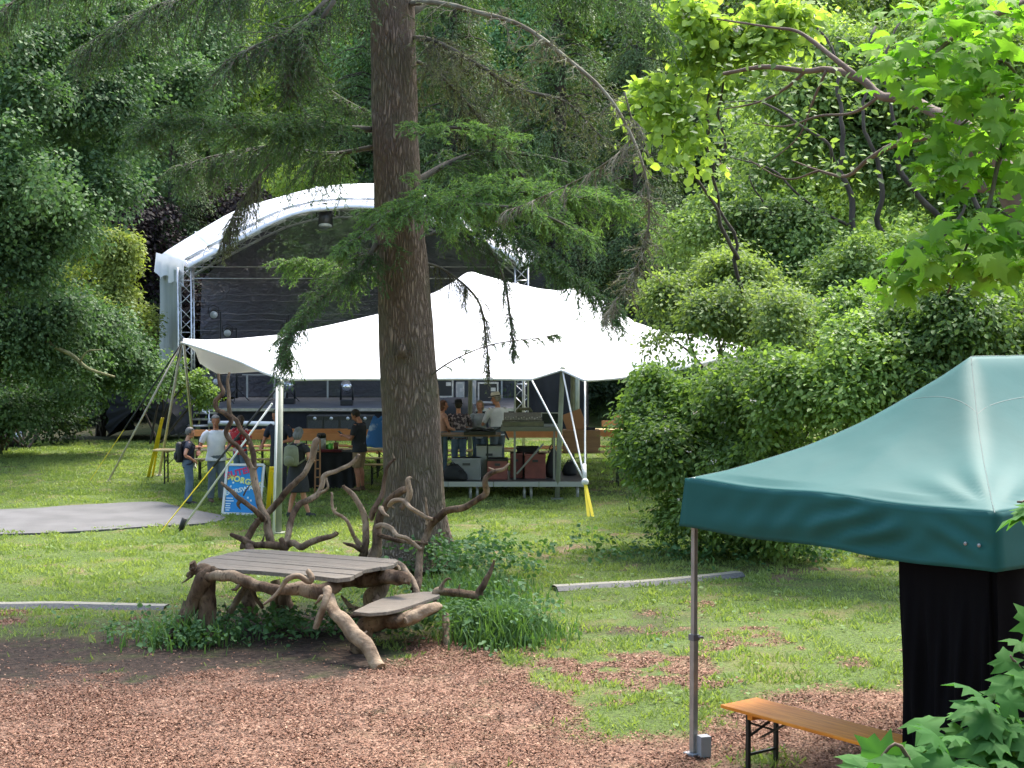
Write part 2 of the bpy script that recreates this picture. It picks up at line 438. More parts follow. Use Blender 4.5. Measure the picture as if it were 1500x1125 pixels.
# daisies / clover specks in the lawn
X, Y = scatter(9000, 13, 42); m, d = zones(X, Y); x_, y_ = topx(X, Y)
k = (m < .3) & (d < .4) & (fbm(X*.5, Y*.5, 4, 2) > .47) & ~in_poly(x_, y_, pv); X, Y = X[k], Y[k]; n = len(X)
C = np.stack([X, Y, onground(X, Y)+.04], -1); Nn = nrm(rdir(n)*.5+np.array((0, 0, 1.)))
tag(link('clover', leafmesh('clover', C, Nn, rdir(n), .03+.04*rng.random(n), 'oval', 1.6), leafmat('clover_leaf', (.09, .19, .03), (.20, .32, .08), .3)), kind='stuff', label='clover and plantain leaves scattered through the lawn', cat='weeds')
# bark chips
X, Y = scatter(800000, 11.3, 20.5, 1.1); m, d = zones(X, Y)
cover = .45+.55*sstep(.36, .52, fbm(X*1.6, Y*1.6, 21, 4))
k = rng.random(len(X)) < np.clip(m*cover + d*.02, 0, 1); X, Y = X[k], Y[k]; n = len(X)
print('chips', n)
C = np.stack([X, Y, onground(X, Y)+.004+.012*rng.random(n)], -1); Nn = nrm(rdir(n)*.55+np.array((0, 0, 1.)))
chm = bpy.data.materials.new('bark_chip'); N, L = nt(chm); b = N['Principled BSDF']
at = N.new('ShaderNodeAttribute'); at.attribute_name = 'rnd'; rp = N.new('ShaderNodeValToRGB')
for e, (p_, c_) in zip([rp.color_ramp.elements[0], rp.color_ramp.elements[1]], ((0, (.085, .045, .032, 1)), (1, (.40, .25, .165, 1)))): e.position = p_; e.color = c_
e = rp.color_ramp.elements.new(.3); e.color = (.19, .088, .052, 1); e = rp.color_ramp.elements.new(.75); e.color = (.27, .14, .09, 1)
L.new(at.outputs['Fac'], rp.inputs[0]); L.new(rp.outputs[0], b.inputs['Base Color']); b.inputs['Roughness'].default_value = .8; b.inputs['Specular IOR Level'].default_value = .25
tag(link('mulch', leafmesh('mulch', C, Nn, rdir(n), .012+.032*rng.random(n)**2.0, 'quad', .75), chm), kind='stuff', label='reddish brown bark mulch chips covering the foreground', cat='mulch')
# ================================================================== trees and shrubs in the background
bark_dark = mat('bark_dark', (.035, .026, .02), .9, var=(.075, .06, .045), vscale=6, bump=.8, bscale=12, stretch=(1, 1, .25))
M_mid = leafmat('leaf_mid_green', (0.039, 0.092, 0.024), (0.240, 0.395, 0.080), .35)
M_lime = leafmat('leaf_lime', (0.106, 0.211, 0.026), (0.429, 0.601, 0.073), .45)
M_blue = leafmat('leaf_blue_green', (0.037, 0.125, 0.049), (0.266, 0.520, 0.168), .3, tcol=(1.2, 1.5, .7))
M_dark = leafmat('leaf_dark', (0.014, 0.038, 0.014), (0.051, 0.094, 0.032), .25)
M_copper = leafmat('leaf_copper', (.012, .010, .012), (.040, .026, .030), .2, tcol=(1.3, .9, .8))
M_gold = leafmat('leaf_gold', (.13, .20, .03), (.30, .36, .06), .35)
M_spr = leafmat('needle_green', (0.023, 0.066, 0.023), (0.137, 0.226, 0.058), .2, spec=.25)
M_pale = leafmat('leaf_pale', (0.060, 0.127, 0.034), (0.244, 0.346, 0.097), .4)

def limbs(mb, base, top, r0, targets, n=5, seed=0):
    """tapered trunk with limbs that run into the crown"""
    base, top = np.array(base, float), np.array(top, float); r_ = random.Random(seed)
    k = 7; pts = [base + (top-base)*t + np.array((r_.uniform(-.2, .2), r_.uniform(-.2, .2), 0))*r0*4*(0 < t < 1) for t in np.linspace(0, 1, k)]
    rad = [r0*(1.35 if i == 0 else 1)*(1-.75*i/(k-1)) for i in range(k)]
    mb.tube(cr(pts, 4), np.interp(np.linspace(0, 1, (k-1)*4+1), np.linspace(0, 1, k), rad), 9, noise=.15, nscale=1.5)
    for t_ in targets:
        t_ = np.array(t_, float); h = np.clip((t_[2]-base[2])/(top[2]-base[2]+1e-6) - .25, .18, .85); s = base + (top-base)*h
        mid = (s+t_)/2 + np.array((r_.uniform(-.4, .4), r_.uniform(-.4, .4), r_.uniform(-.1, .6)))
        mb.tube(cr([s, mid, t_], 5), np.linspace(r0*.42*(1-h*.5), r0*.07, 11), 6, noise=.1)
def tree_proto(h, cr_, nb, leafm, n, per, size, seed, low=.25, sr=.55, gap=.12, droop=.35):
    r_ = random.Random(seed); blobs = []
    for i in range(nb):
        t = low + (1-low)*(i+.3)/nb; a = i*2.4 + r_.uniform(-.4, .4)
        k = math.sin(math.pi*min(.95, max(.12, (t-low)/(1-low)*.75+.25)))
        rr = cr_*k*r_.uniform(.25, .62)
        blobs.append(((rr*math.cos(a), rr*math.sin(a), h*t-cr_*.15), (cr_*r_.uniform(.42, .62),)*2+(cr_*r_.uniform(.3, .45),)))
    mb = MB(); limbs(mb, (0, 0, -.5), (0, 0, h*.88), h*.018+.05, [b_[0] for b_ in blobs], seed=seed)
    trunk = mb.mesh('trunk'); trunk.materials.append(bark_dark)
    cm = crown(blobs, n, per, sr, size, inner=.35, gap=gap, droop=droop)
    cm.materials.append(leafm)
    return trunk, cm
PR = {
 'beech': tree_proto(19, 5.2, 12, M_mid, 1500, 36, .17, 1),
 'broad': tree_proto(17, 4.6, 10, M_blue, 1300, 36, .19, 2, low=.15),
 'lime': tree_proto(16, 4.2, 10, M_lime, 1200, 36, .19, 3, low=.12),
 'round': tree_proto(9, 3.4, 8, M_mid, 1000, 34, .15, 4, low=.08),
}
def conifer_proto(h, rad, seed, whorls=26, low=.08):
    r_ = random.Random(seed); cen = []; out = []; mb = MB()
    mb.tube([(0, 0, -.5), (0, 0, h*.5), (0, 0, h)], [h*.022, h*.014, .02], 9)
    for w in range(whorls):
        t = low+(1-low)*w/whorls; L_ = rad*(1-t)**.75+.25; nb = 7
        for j in range(nb):
            a = r_.uniform(0, 6.28); L2 = L_*r_.uniform(.7, 1.1); z = h*t+r_.uniform(-.2, .2)
            pts = [(math.cos(a)*L2*s, math.sin(a)*L2*s, z + .15*L2*math.sin(s*2.4) - .38*L2*s*s) for s in (0, .35, .7, 1)]
            mb.tube(pts, [.05, .035, .02, .008], 4)
            for s in np.linspace(.18, 1, int(5+L2*4)):
                p = np.array([np.interp(s, (0, .35, .7, 1), [q[i] for q in pts]) for i in range(3)])
                cen.append(p + np.array((r_.uniform(-.25, .25), r_.uniform(-.25, .25), -.12))); out.append((math.cos(a), math.sin(a), -.5))
    cen = np.array(cen); out = nrm(np.array(out))
    C, N_, T = sprays(cen, out, 26, .42, flat=.35, droop=.75, tilt=.5); T = nrm(T + np.array((0, 0, -.6)))
    cm = leafmesh('foliage', C, N_, T, .16*(.6+.8*rng.random(len(C))), 'quad', .4); cm.materials.append(M_spr)
    tm = mb.mesh('trunk'); tm.materials.append(bark_dark)
    return tm, cm
PR['spruce'] = conifer_proto(21, 4.2, 5)
def plant(kind, x, D, s=1.0, m=None, label='', cat='tree', name=None, rz=None, group=None, sz=None):
    X = (x-CX)/F*D; z = float(hill(np.array(X), np.array(float(D)))) - .1
    nm = name or ('spruce_tree' if kind == 'spruce' else 'broadleaf_tree')
    t = thing(nm, (X, D, z), label, cat, group, rz if rz is not None else random.uniform(0, 6.28)); t.scale = (s, s, sz or s)
    tr, cm = PR[kind]
    a = link('trunk', tr, None, t); b_ = link('crown', cm, None, t)
    if m is not None: b_.material_slots[0].link = 'OBJECT'; b_.material_slots[0].material = m
    return t
# far wood on the slope: one mass nobody could count
blobs = []
for i in range(90):
    D = random.uniform(84, 112); X = random.uniform(-.5, .5)*D; z = float(hill(np.array(X), np.array(D)))
    blobs.append(((X, D, z+random.uniform(3, 10)), (random.uniform(3, 5), random.uniform(2.5, 4), random.uniform(4, 6.5))))
tag(link('far_wood', crown(blobs, 3600, 26, 1.2, .42, inner=.5, gap=.05), M_mid), label='dense wooded slope far behind the stage', cat='wood', kind='stuff')
g_ = 'trees on the slope behind the stage'
for i, (k, x, D, s, m_, lb) in enumerate([
 ('beech', -60, 72, 1.1, None, 'tall mid green tree at the far left edge of the wood'),
 ('broad', 90, 66, 1.05, None, 'blue green tree behind the gold conifer on the left'),
 ('beech', 200, 76, 1.1, M_copper, 'tall dark copper tree high on the slope at left'),
 ('broad', 310, 70, .95, M_mid, 'mid green tree rising over the left end of the stage roof'),
 ('lime', 430, 78, 1.15, None, 'bright lime green tree over the left half of the stage roof'),
 ('beech', 490, 84, 1.25, M_copper, 'purple dark copper tree beside the top of the big trunk'),
 ('broad', 620, 74, 1.1, None, 'blue green tree right behind the big trunk'),
 ('lime', 690, 84, 1.2, None, 'light green tree showing above the arching dead branch'),
 ('beech', 770, 72, 1.1, M_blue, 'leafy tree over the right end of the stage roof'),
 ('broad', 850, 80, 1.2, M_pale, 'pale green tree at the top middle of the wood'),
 ('beech', 1020, 78, 1.15, M_dark, 'very dark tree behind the flowering tree'),
 ('beech', 1160, 68, 1.1, M_mid, 'tall green tree behind the thin dark stems'),
 ('lime', 1270, 74, 1.2, M_mid, 'tall tree far behind the green canopy peak'),
 ('beech', 1400, 68, 1.1, M_lime, 'bright tree far behind the maple boughs'),
 ('broad', 1560, 66, 1.1, M_mid, 'tree at the far right edge of the wood'),
 ('broad', 960, 66, .95, M_dark, 'dark evergreen tree standing behind the tip of the dead branch')]):
    plant(k, x, D, s, m_, lb, group=g_)
for i, (x, D, s, lb) in enumerate([
 (255, 62.5, .75, 'dark spruce just behind the left corner of the stage roof'),
 (665, 63, 1.0, 'dark spruce behind the right half of the stage roof'),
 (820, 60, .95, 'spruce with hanging boughs right of the stage roof'),
 (935, 58, .8, 'spruce at the right, behind the end of the white tent'),
 (560, 68, 1.1, 'spruce directly behind the big trunk')]):
    plant('spruce', x, D, s, None, lb, group='spruces behind the stage')
for i, (k, x, D, s, m_, lb) in enumerate([
 ('round', 185, 60, 1.0, M_copper, 'dark copper tree left of the stage'),
 ('round', 330, 64, 1.0, M_copper, 'dark copper tree behind the left slope of the stage roof'),
 ('round', 455, 66, 1.05, M_lime, 'bright green bush peeping over the stage roof'),
 ('round', 900, 62, .6, M_mid, 'round bush on the lawn edge right of the stage'),
 ('round', 1010, 52, .7, M_dark, 'dark bush behind the right end of the white tent')]):
    plant(k, x, D, s, m_, lb, name='small_tree', cat='small tree')

# ---- bushes and trees shaped after the picture: each a list of foliage masses at its own distance
def mass(name, label, cat, pb, leafm, n, per, size, sr, base, shape='quad', wid=1.0, gap=.12, stems=None, group=None, inner=.15, droop=.25, tilt=.8, barkm=None, gs=.6, dz=.8, soft=.24, flowers=None):
    """pb: (x, y, rx, ry, D) ellipses in photo pixels at distance D metres"""
    bl = []
    for x, y, rx, ry, D in pb:
        k = D/F; bl.append((P(x, y, D), (rx*k, max(rx, ry)*k*dz, ry*k)))
    bx, by = base; g0 = G(bx, by) if by is not None else Vector((bx[0], bx[1], 0))
    sub = []
    for c_, r_ in bl:
        c_ = np.array(c_); sub.append((c_, tuple(np.array(r_)*.72)))
        for q in range(7):
            d_ = rdir(1)[0]; f_ = .30+.28*rng.random(); sub.append((c_+d_*np.array(r_)*(.62+.3*rng.random()), tuple(np.array(r_)*f_)))
    g0.z = float(hill(np.array(g0.x), np.array(g0.y)))
    t = thing(name, g0, label, cat, group)
    me = crown(sub, n, per, sr, size, shape, inner=inner, gap=gap, wid=wid, droop=droop, zcut=.05, tilt=tilt, gs=gs, soft=soft)
    V = np.empty(len(me.vertices)*3, np.float32); me.vertices.foreach_get('co', V); V = V.reshape(-1, 3) - np.array(g0, np.float32)
    me.vertices.foreach_set('co', V.reshape(-1)); me.update()
    link('foliage', me, leafm, t)
    if flowers:       # small flat flower heads: each a few pale petals close together
        n_, fm, fs, per_ = flowers; k_ = rng.integers(len(sub), size=n_); d_ = nrm(rdir(n_)*np.array((1, .8, .7))+np.array((0, -.5, .75)))
        c_ = np.array([sub[i][0] for i in k_])+d_*np.array([sub[i][1] for i in k_])*1.12; C_, N2, T2 = sprays(c_, d_, per_, fs*1.3, flat=.25, droop=.1)
        tag(link('flower', leafmesh('flower', C_-np.array(g0), N2, T2, fs*.8, 'oval', 1.5), fm, t), kind='stuff')
    mb = MB(); nst = 5 if stems is None or isinstance(stems, list) else stems
    for q in (stems if isinstance(stems, list) else ()): c_ = cr([tuple(P(*z)) for z in q[1]], 8); c_ = c_+(np.stack([fbm(c_[:, 2]*.9+q[0]*99, c_[:, 0]*.3, i_, 3) for i_ in range(3)], -1)-.5)*(.9, .9, .1); mb.tube(c_, np.linspace(q[0], q[0]*.25, len(c_)), 7, noise=.12)
    tg = [b_[0] for b_ in bl] if not isinstance(stems, list) else []; random.Random(3).shuffle(tg)
    for i, q in enumerate((tg*3)[:max(nst, len(tg))] if tg else []):
        o = Vector((random.uniform(-.25, .25), random.uniform(-.2, .2), -.05)); q = Vector(q)
        mid = g0 + (q-g0)*.5 + Vector((random.uniform(-.3, .3), random.uniform(-.3, .3), .25*(q-g0).length*.5))
        mb.tube(cr([g0+o, mid, q], 6), np.linspace(.035, .008, 13)*(1+(q-g0).length*.08), 6, noise=.1)
    mb.build('stem', barkm or bark_dark, t)
    return t
M_shrub = leafmat('leaf_shrub', (0.037, 0.102, 0.023), (0.267, 0.449, 0.085), .4, spec=.22, rough=.55)
M_shrubd = leafmat('leaf_shrub_dark', (0.023, 0.064, 0.021), (0.168, 0.290, 0.070), .3, spec=.5, rough=.4)
M_flower = mat('cream_petals', (.62, .56, .46), .7)
M_linden = leafmat('leaf_linden', (0.021, 0.060, 0.026), (0.132, 0.253, 0.076), .3, tcol=(1.2, 1.5, .7))
# left side
mass('linden_tree', 'big blue green broadleaf tree filling the upper left edge', 'tree',
     [(30,120,150,90,36),(150,60,110,70,38),(20,260,110,80,34),(100,280,80,70,36),(40,360,90,70,35),(-80,300,120,120,34),(230,110,90,60,40),(150,200,90,60,39),(300,40,80,50,42)],
     M_linden, 2600, 44, .105, .45, (-120, 690), gap=.1, droop=.5)
mass('linden_tree', 'low sweeping broadleaf tree left of the stage, above the black tarpaulin', 'tree',
     [(60,440,90,50,40),(140,470,80,45,42),(190,520,60,35,43),(60,520,90,40,40),(0,470,80,60,39),(80,560,80,35,43),(175,535,45,20,44),(10,590,60,35,41)],
     M_linden, 1900, 40, .10, .42, ((-14.5, 44), None), gap=.16, droop=.6)
mass('golden_conifer', 'yellow green conifer with feathery shoots left of the stage roof', 'conifer',
     [(135,350,38,30,50),(170,385,32,30,50),(120,400,45,28,50),(185,350,18,22,50),(140,440,70,30,49.5),(205,475,24,30,51)],
     M_gold, 700, 30, .13, .4, ((-13.2, 50), None), wid=.6, gap=.15, droop=.1)
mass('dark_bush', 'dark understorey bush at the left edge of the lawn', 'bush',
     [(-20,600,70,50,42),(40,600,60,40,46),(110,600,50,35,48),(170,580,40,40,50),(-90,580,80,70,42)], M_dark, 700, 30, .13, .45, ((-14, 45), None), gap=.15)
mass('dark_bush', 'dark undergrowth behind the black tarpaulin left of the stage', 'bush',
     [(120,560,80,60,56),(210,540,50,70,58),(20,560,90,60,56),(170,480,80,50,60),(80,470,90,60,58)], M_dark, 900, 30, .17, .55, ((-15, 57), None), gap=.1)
mass('leafy_bush', 'light green leafy sprig in front of the left stage tower', 'bush',
     [(250,545,22,20,46),(275,560,22,24,46),(300,580,20,12,46),(225,560,25,22,46),(200,560,24,18,46.5)], M_mid, 190, 28, .11, .32, ((-10.6, 46.6), None), gap=.1)
# right side
mass('dogwood_shrub', 'large leafy shrub with small white flower heads left of the green canopy', 'shrub',
     [(975,575,45,35,25.5),(1040,590,50,40,25),(1010,650,75,60,24.5),(1000,740,60,55,24),(1080,560,80,70,24),(1100,660,90,70,23.5),(1110,740,80,50,23.5),(960,640,45,40,25),(950,590,35,30,25.5),(1180,600,80,80,22.5),(1190,700,70,60,22.5),(1260,560,70,70,22)],
     M_shrub, 2500, 42, .082, .34, (1090, 800), flowers=(70, M_flower, .035, 9), shape='oval', gap=.2, droop=.25, gs=1.0)
mass('dogwood_shrub', 'tall rounded shrub behind the peak of the green canopy', 'shrub',
     [(1330,480,90,70,22.5),(1440,470,90,70,22),(1270,470,60,50,24),(1380,560,100,60,22),(1520,480,80,90,22),(1480,580,80,60,22)],
     M_shrub, 1600, 42, .082, .34, (1400, 820), flowers=(40, M_flower, .035, 9), shape='oval', gap=.2, droop=.25, gs=1.0)
mass('hazel_bush', 'airy light green bush in front of the right end of the white tent', 'bush',
     [(985,430,40,22,30),(1030,440,50,28,30),(965,480,14,40,29),(1090,400,60,40,30),(1090,440,80,50,28.5),(1150,480,80,50,27.5),(1060,390,70,40,31)],
     M_pale, 1200, 38, .08, .4, (1060, 720), shape='oval', gap=.28, droop=.3, gs=1.1)
mass('hazel_bush', 'mid green bush between the white tent and the thin dark stems', 'bush',
     [(1080,330,90,50,34),(1170,370,90,55,33),(1250,400,80,55,31),(1020,350,60,45,36),(1340,380,70,60,31),(1430,380,80,50,30)],
     M_mid, 1700, 40, .095, .45, (1150, 690), shape='oval', gap=.2, droop=.3)
mass('slender_tree', 'airy green tree with several thin dark stems at upper right', 'tree',
     [(1180,120,110,70,36),(1260,230,110,70,35),(1150,250,80,50,37),(1340,130,90,80,35),(1370,260,90,60,34),(1450,80,90,80,35),(1260,40,90,50,37),(1440,300,70,60,34),(1080,200,60,50,40)],
     M_mid, 1900, 34, .12, .5, (1300, 665), shape='oval', gap=.34, stems=[(.11, [(1264,660,33),(1260,520,33),(1258,430,33),(1246,330,33),(1230,240,33),(1219,150,33.5),(1214,40,34)]), (.10, [(1335,660,33),(1345,520,33),(1335,400,33),(1302,330,33),(1284,250,33),(1264,180,33),(1268,40,34)]),
      (.09, [(1400,660,32.5),(1408,430,32.5),(1352,300,33),(1322,220,33),(1300,150,33),(1310,30,34)]), (.09, [(1420,660,32),(1438,420,32),(1426,250,32.5),(1412,60,33)]), (.07, [(1300,660,32.5),(1310,500,32.5),(1362,390,32.5),(1410,300,32.5),(1440,180,32.5)]), (.05, [(1258,430,33),(1200,360,33),(1150,330,33),(1100,260,33)]), (.04, [(1246,330,33),(1200,300,32.8),(1140,250,32.8),(1080,230,33)]), (.04, [(1230,240,33),(1180,190,33),(1120,150,33),(1060,150,33)])])
mass('lime_tree', 'bright lime green tree in the sun at far upper right', 'tree',
     [(1200,60,100,60,50),(1100,120,80,60,52),(1320,200,110,90,48),(1220,300,110,70,48),(1430,220,90,90,48),(1360,350,100,60,46),(1480,380,70,60,46)],
     M_lime, 1900, 34, .17, .55, ((10.5, 49), None), gap=.15)
mass('catalpa_tree', 'tree with big light green leaves and cream flower clusters at upper middle right', 'tree',
     [(1010,20,40,25,27),(955,135,24,20,27),(985,165,28,18,27),(1030,80,40,22,27.5),(1090,50,40,22,27),(1130,20,60,20,27),(1020,205,24,18,27),(1050,245,24,14,28)],
     M_lime, 280, 12, .16, .46, ((4.4, 28.5), None), flowers=(16, M_flower, .06, 26), shape='oval', wid=1.5, gap=.1, droop=.8, tilt=.9, stems=[(.045, [(1120,700,28.5),(1112,560,28.5),(1090,380,28.2),(1066,240,27.8),(1040,120,27.5),(1015,40,27)]), (.04, [(1090,380,28.2),(1055,300,27.8),(1010,220,27.4),(960,150,27)]), (.03, [(1066,240,27.8),(1080,140,27.6),(1110,60,27.4)])])
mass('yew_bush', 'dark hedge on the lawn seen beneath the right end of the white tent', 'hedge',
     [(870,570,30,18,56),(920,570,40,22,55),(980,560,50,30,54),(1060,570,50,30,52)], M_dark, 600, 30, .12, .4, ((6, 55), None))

# bare yellowish bough crossing the low linden foliage
dl = [o for o in bpy.data.objects if o.get('label', '').startswith('low sweeping broadleaf')][0]
mb = MB(); mb.tube(cr([tuple(P(*q)) for q in [(48,478,39.2),(75,505,39),(105,520,39),(130,540,39),(168,552,39.2)]], 6), np.linspace(.06, .03, 25), 7, noise=.2); mb.tube(cr([tuple(P(*q)) for q in [(116,532,39),(128,515,38.8),(150,512,38.8)]], 5), np.linspace(.03, .012, 11), 6, noise=.2)
mb.build('branch', mat('mossy_bough', (.16, .15, .07), .9, var=(.30, .28, .14), vscale=5), dl)
# ================================================================== the big spruce in the middle
def bark_material():
    m = bpy.data.materials.new('spruce_bark'); N, L = nt(m); b = N['Principled BSDF']
    tc = N.new('ShaderNodeTexCoord'); mp = N.new('ShaderNodeMapping'); mp.inputs['Scale'].default_value = (1, 1, .17); L.new(tc.outputs['Object'], mp.inputs[0])
    v = N.new('ShaderNodeTexVoronoi'); v.inputs['Scale'].default_value = 24; v.feature = 'DISTANCE_TO_EDGE'
    n = N.new('ShaderNodeTexNoise'); n.inputs['Scale'].default_value = 9; n.inputs['Detail'].default_value = 6
    ad = N.new('ShaderNodeVectorMath'); ad.operation = 'MULTIPLY_ADD'; ad.inputs[1].default_value = (.16, .16, .16)
    L.new(mp.outputs[0], n.inputs[0]); L.new(n.outputs['Color'], ad.inputs[0]); L.new(mp.outputs[0], ad.inputs[2]); L.new(ad.outputs[0], v.inputs['Vector'])
    n2 = N.new('ShaderNodeTexNoise'); n2.inputs['Scale'].default_value = 2.2; n2.inputs['Detail'].default_value = 4; L.new(tc.outputs['Object'], n2.inputs[0])
    r = N.new('ShaderNodeMapRange'); r.inputs[1].default_value = 0; r.inputs[2].default_value = .3; L.new(v.outputs['Distance'], r.inputs[0])
    m1 = N.new('ShaderNodeMix'); m1.data_type = 'RGBA'; m1.inputs[6].default_value = (.15, .108, .08, 1); m1.inputs[7].default_value = (.30, .225, .17, 1); L.new(r.outputs[0], m1.inputs[0])
    m2 = N.new('ShaderNodeMix'); m2.data_type = 'RGBA'; L.new(m1.outputs[2], m2.inputs[6]); m2.inputs[7].default_value = (.15, .145, .085, 1)
    r2 = N.new('ShaderNodeMapRange'); r2.inputs[1].default_value = .45; r2.inputs[2].default_value = .75; r2.inputs[4].default_value = .65; L.new(n2.outputs[0], r2.inputs[0]); L.new(r2.outputs[0], m2.inputs[0])
    L.new(m2.outputs[2], b.inputs['Base Color']); b.inputs['Roughness'].default_value = .9; b.inputs['Specular IOR Level'].default_value = .2
    bp = N.new('ShaderNodeBump'); bp.inputs['Strength'].default_value = 1; bp.inputs['Distance'].default_value = .045
    L.new(r.outputs[0], bp.inputs['Height'])
    b2 = N.new('ShaderNodeBump'); b2.inputs['Strength'].default_value = .6; b2.inputs['Distance'].default_value = .02
    L.new(n.outputs[0], b2.inputs['Height']); L.new(bp.outputs[0], b2.inputs['Normal']); L.new(b2.outputs[0], b.inputs['Normal'])
    return m
M_bark = bark_material()
M_twig = mat('dead_twig', (.11, .085, .055), .9, var=(.25, .235, .17), vscale=3)
M_twigd = mat('dark_twig', (.06, .05, .036), .9, var=(.12, .105, .075), vscale=5)
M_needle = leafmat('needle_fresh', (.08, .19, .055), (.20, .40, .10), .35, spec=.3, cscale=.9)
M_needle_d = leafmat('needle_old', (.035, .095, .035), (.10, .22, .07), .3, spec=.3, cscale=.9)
M_lichen = leafmat('needle_withered', (.085, .105, .045), (.20, .24, .10), .2, spec=.2)

TD = 22.6
trunk_px = [(600,825,62),(604,800,52),(607,760,47),(606,700,44.5),(603,620,43.5),(598,540,42),(593,450,39.5),(588,370,37.5),(583,290,35.5),(579,200,34),(577,120,33),(576,50,32.5),(575,0,32),(574,-150,30),(573,-400,25),(572,-700,18),(571,-1050,9),(571,-1250,3)]
base = G(607, 838)
spr = thing('spruce_tree', P(600, 832, TD), 'huge spruce with thick grooved trunk standing behind the driftwood table', 'spruce')
mb = MB(); pts = cr([tuple(P(x, y, TD))+(r*TD/F,) for x, y, r in trunk_px], 8)
# flared, buttressed foot
seg = 40; an = np.linspace(0, 2*np.pi, seg, endpoint=False); rings = []
for p in pts:
    rr = p[3]*(1+.035*(2*vnoise(np.cos(an)*3+p[2]*.5, np.sin(an)*3, p[2]*1.2)-1)+.03*(2*vnoise(np.cos(an)*9, np.sin(an)*9, p[2]*2.5)-1))
    fl = max(0, 1-(p[2]-pts[0][2])/1.0)**2
    rr = rr*(1+fl*.35*np.clip(np.sin(an*5+1)+.4*np.sin(an*3), 0, 1.4))
    rings.append(np.stack([p[0]+rr*np.cos(an), p[1]+rr*np.sin(an), np.full(seg, p[2])], -1))
rings = np.array(rings); rings = np.concatenate([rings, rings[:, :1]], 1)[:, ::-1]
mb.grid(rings); mb.tube([P(588, 520, TD-.45), P(590, 505, TD-.5)], [.09, .03], 8)
mb.build('trunk', M_bark, spr)

def needles_on(pts, n_per_m=90, L_=.05, spread=1.0):
    """needle positions along twigs (list of polylines)"""
    C = []; T = []
    for p in pts:
        p = np.asarray(p); seg = np.diff(p, axis=0); l = np.linalg.norm(seg, axis=1); tot = l.sum()
        k = max(4, int(tot*n_per_m)); t = np.sort(rng.random(k))*tot; cum = np.concatenate([[0], np.cumsum(l)])
        i = np.clip(np.searchsorted(cum, t)-1, 0, len(l)-1); f = (t-cum[i])/(l[i]+1e-9)
        c = p[i]+seg[i]*f[:, None]; d = seg[i]/(l[i][:, None]+1e-9)
        C.append(c); T.append(nrm(d*.7 + rdir(k)*spread))
    C = np.concatenate(C); T = np.concatenate(T)
    return C, T
def bough(label_pts, r0, twigs, side_len, foliage=True, hang=.4, m=None, name='branch', dens=90, sub=True, r1=.012, up=.15, bare=0.0, nl=.05, s0=.12, barkm=None, flat=.5, wild=.35):
    """a limb (world points) with side twigs that droop; needles sit on the twigs. One part: branch > foliage"""
    main = cr(label_pts, 6); mb = MB(); n = len(main)
    mb.tube(main, np.linspace(r0, r1, n), 7, noise=.15)
    tw = []
    for i in range(twigs):
        s = s0 + (1-s0)*random.random(); q = s*(n-1); k = int(min(q, n-2)); p = main[k]+(main[k+1]-main[k])*(q-k); t = nrm(main[min(k+1, n-1)]-main[k])
        lat = nrm(np.cross(t, (0, 0, 1.)))*random.choice((-1, 1))
        L_ = side_len*(.35+.75*random.random())*(1-.45*s)
        d = nrm(lat*(.5+.5*random.random())+t*.7+np.array((0, 0, up))+rdir(1)[0]*.2)
        a = [p]; stp = 6
        for j in range(1, stp):
            d = nrm(d+np.array((0, 0, -hang*.35*j/stp*2))+rdir(1)[0]*wild); a.append(a[-1]+d*L_/(stp-1))
        a = np.array(a); tw.append(a); mb.tube(a, np.linspace(.009, .003, stp), 3, caps=False)
        if sub:
            for j in range(1, stp):
                for sgn in (-1, 1):
                    dd = nrm(nrm(np.cross(d, (0, 0, 1.)))*sgn*.8+nrm(a[j]-a[j-1])*.8+np.array((0, 0, -hang*.5))+rdir(1)[0]*wild); l2 = L_*.38*(.5+random.random())*(1-.1*j)
                    b_ = np.array([a[j], a[j]+dd*l2*.5, a[j]+dd*l2+np.array((0, 0, -hang*.25*l2))]); tw.append(b_); mb.tube(b_, [.005, .003, .002], 3, caps=False)
    br = mb.build(name, barkm or M_twigd, spr)
    if foliage:
        use = [t_ for t_ in tw if random.random() > bare]
        C, T = needles_on(use, dens, nl, .55); Nn = nrm(np.cross(T, rdir(len(T))))
        me = leafmesh('foliage', C, Nn, T, nl*(.7+.6*rng.random(len(C))), 'needle', .22)
        V = np.empty(len(me.vertices)*3, np.float32); me.vertices.foreach_get('co', V); V = V.reshape(-1, 3)-np.array(wloc(br), np.float32); me.vertices.foreach_set('co', V.reshape(-1)); me.update()
        link('foliage', me, m or M_needle, br)
    return br
def W(l): return [P(*q) for q in l]
# --- right side: bright fresh band across the trunk and to the right
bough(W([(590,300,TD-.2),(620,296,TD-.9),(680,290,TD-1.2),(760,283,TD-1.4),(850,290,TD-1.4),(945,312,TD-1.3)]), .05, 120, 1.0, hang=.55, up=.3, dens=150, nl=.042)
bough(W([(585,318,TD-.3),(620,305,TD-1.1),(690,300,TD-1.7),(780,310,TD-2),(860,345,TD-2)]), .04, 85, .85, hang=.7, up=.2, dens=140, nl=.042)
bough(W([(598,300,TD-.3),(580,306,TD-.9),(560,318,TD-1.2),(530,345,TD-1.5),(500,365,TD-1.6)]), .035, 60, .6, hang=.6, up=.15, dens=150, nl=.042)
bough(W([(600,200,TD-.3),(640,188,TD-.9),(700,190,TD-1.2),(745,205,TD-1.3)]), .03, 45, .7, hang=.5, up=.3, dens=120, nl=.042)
bough(W([(600,330,TD),(650,305,TD+.8),(720,325,TD+1.1),(790,365,TD+1.2),(850,415,TD+1.2),(905,450,TD+1.1)]), .06, 110, .95, hang=.7, m=M_needle_d, up=.0, dens=130, nl=.045)
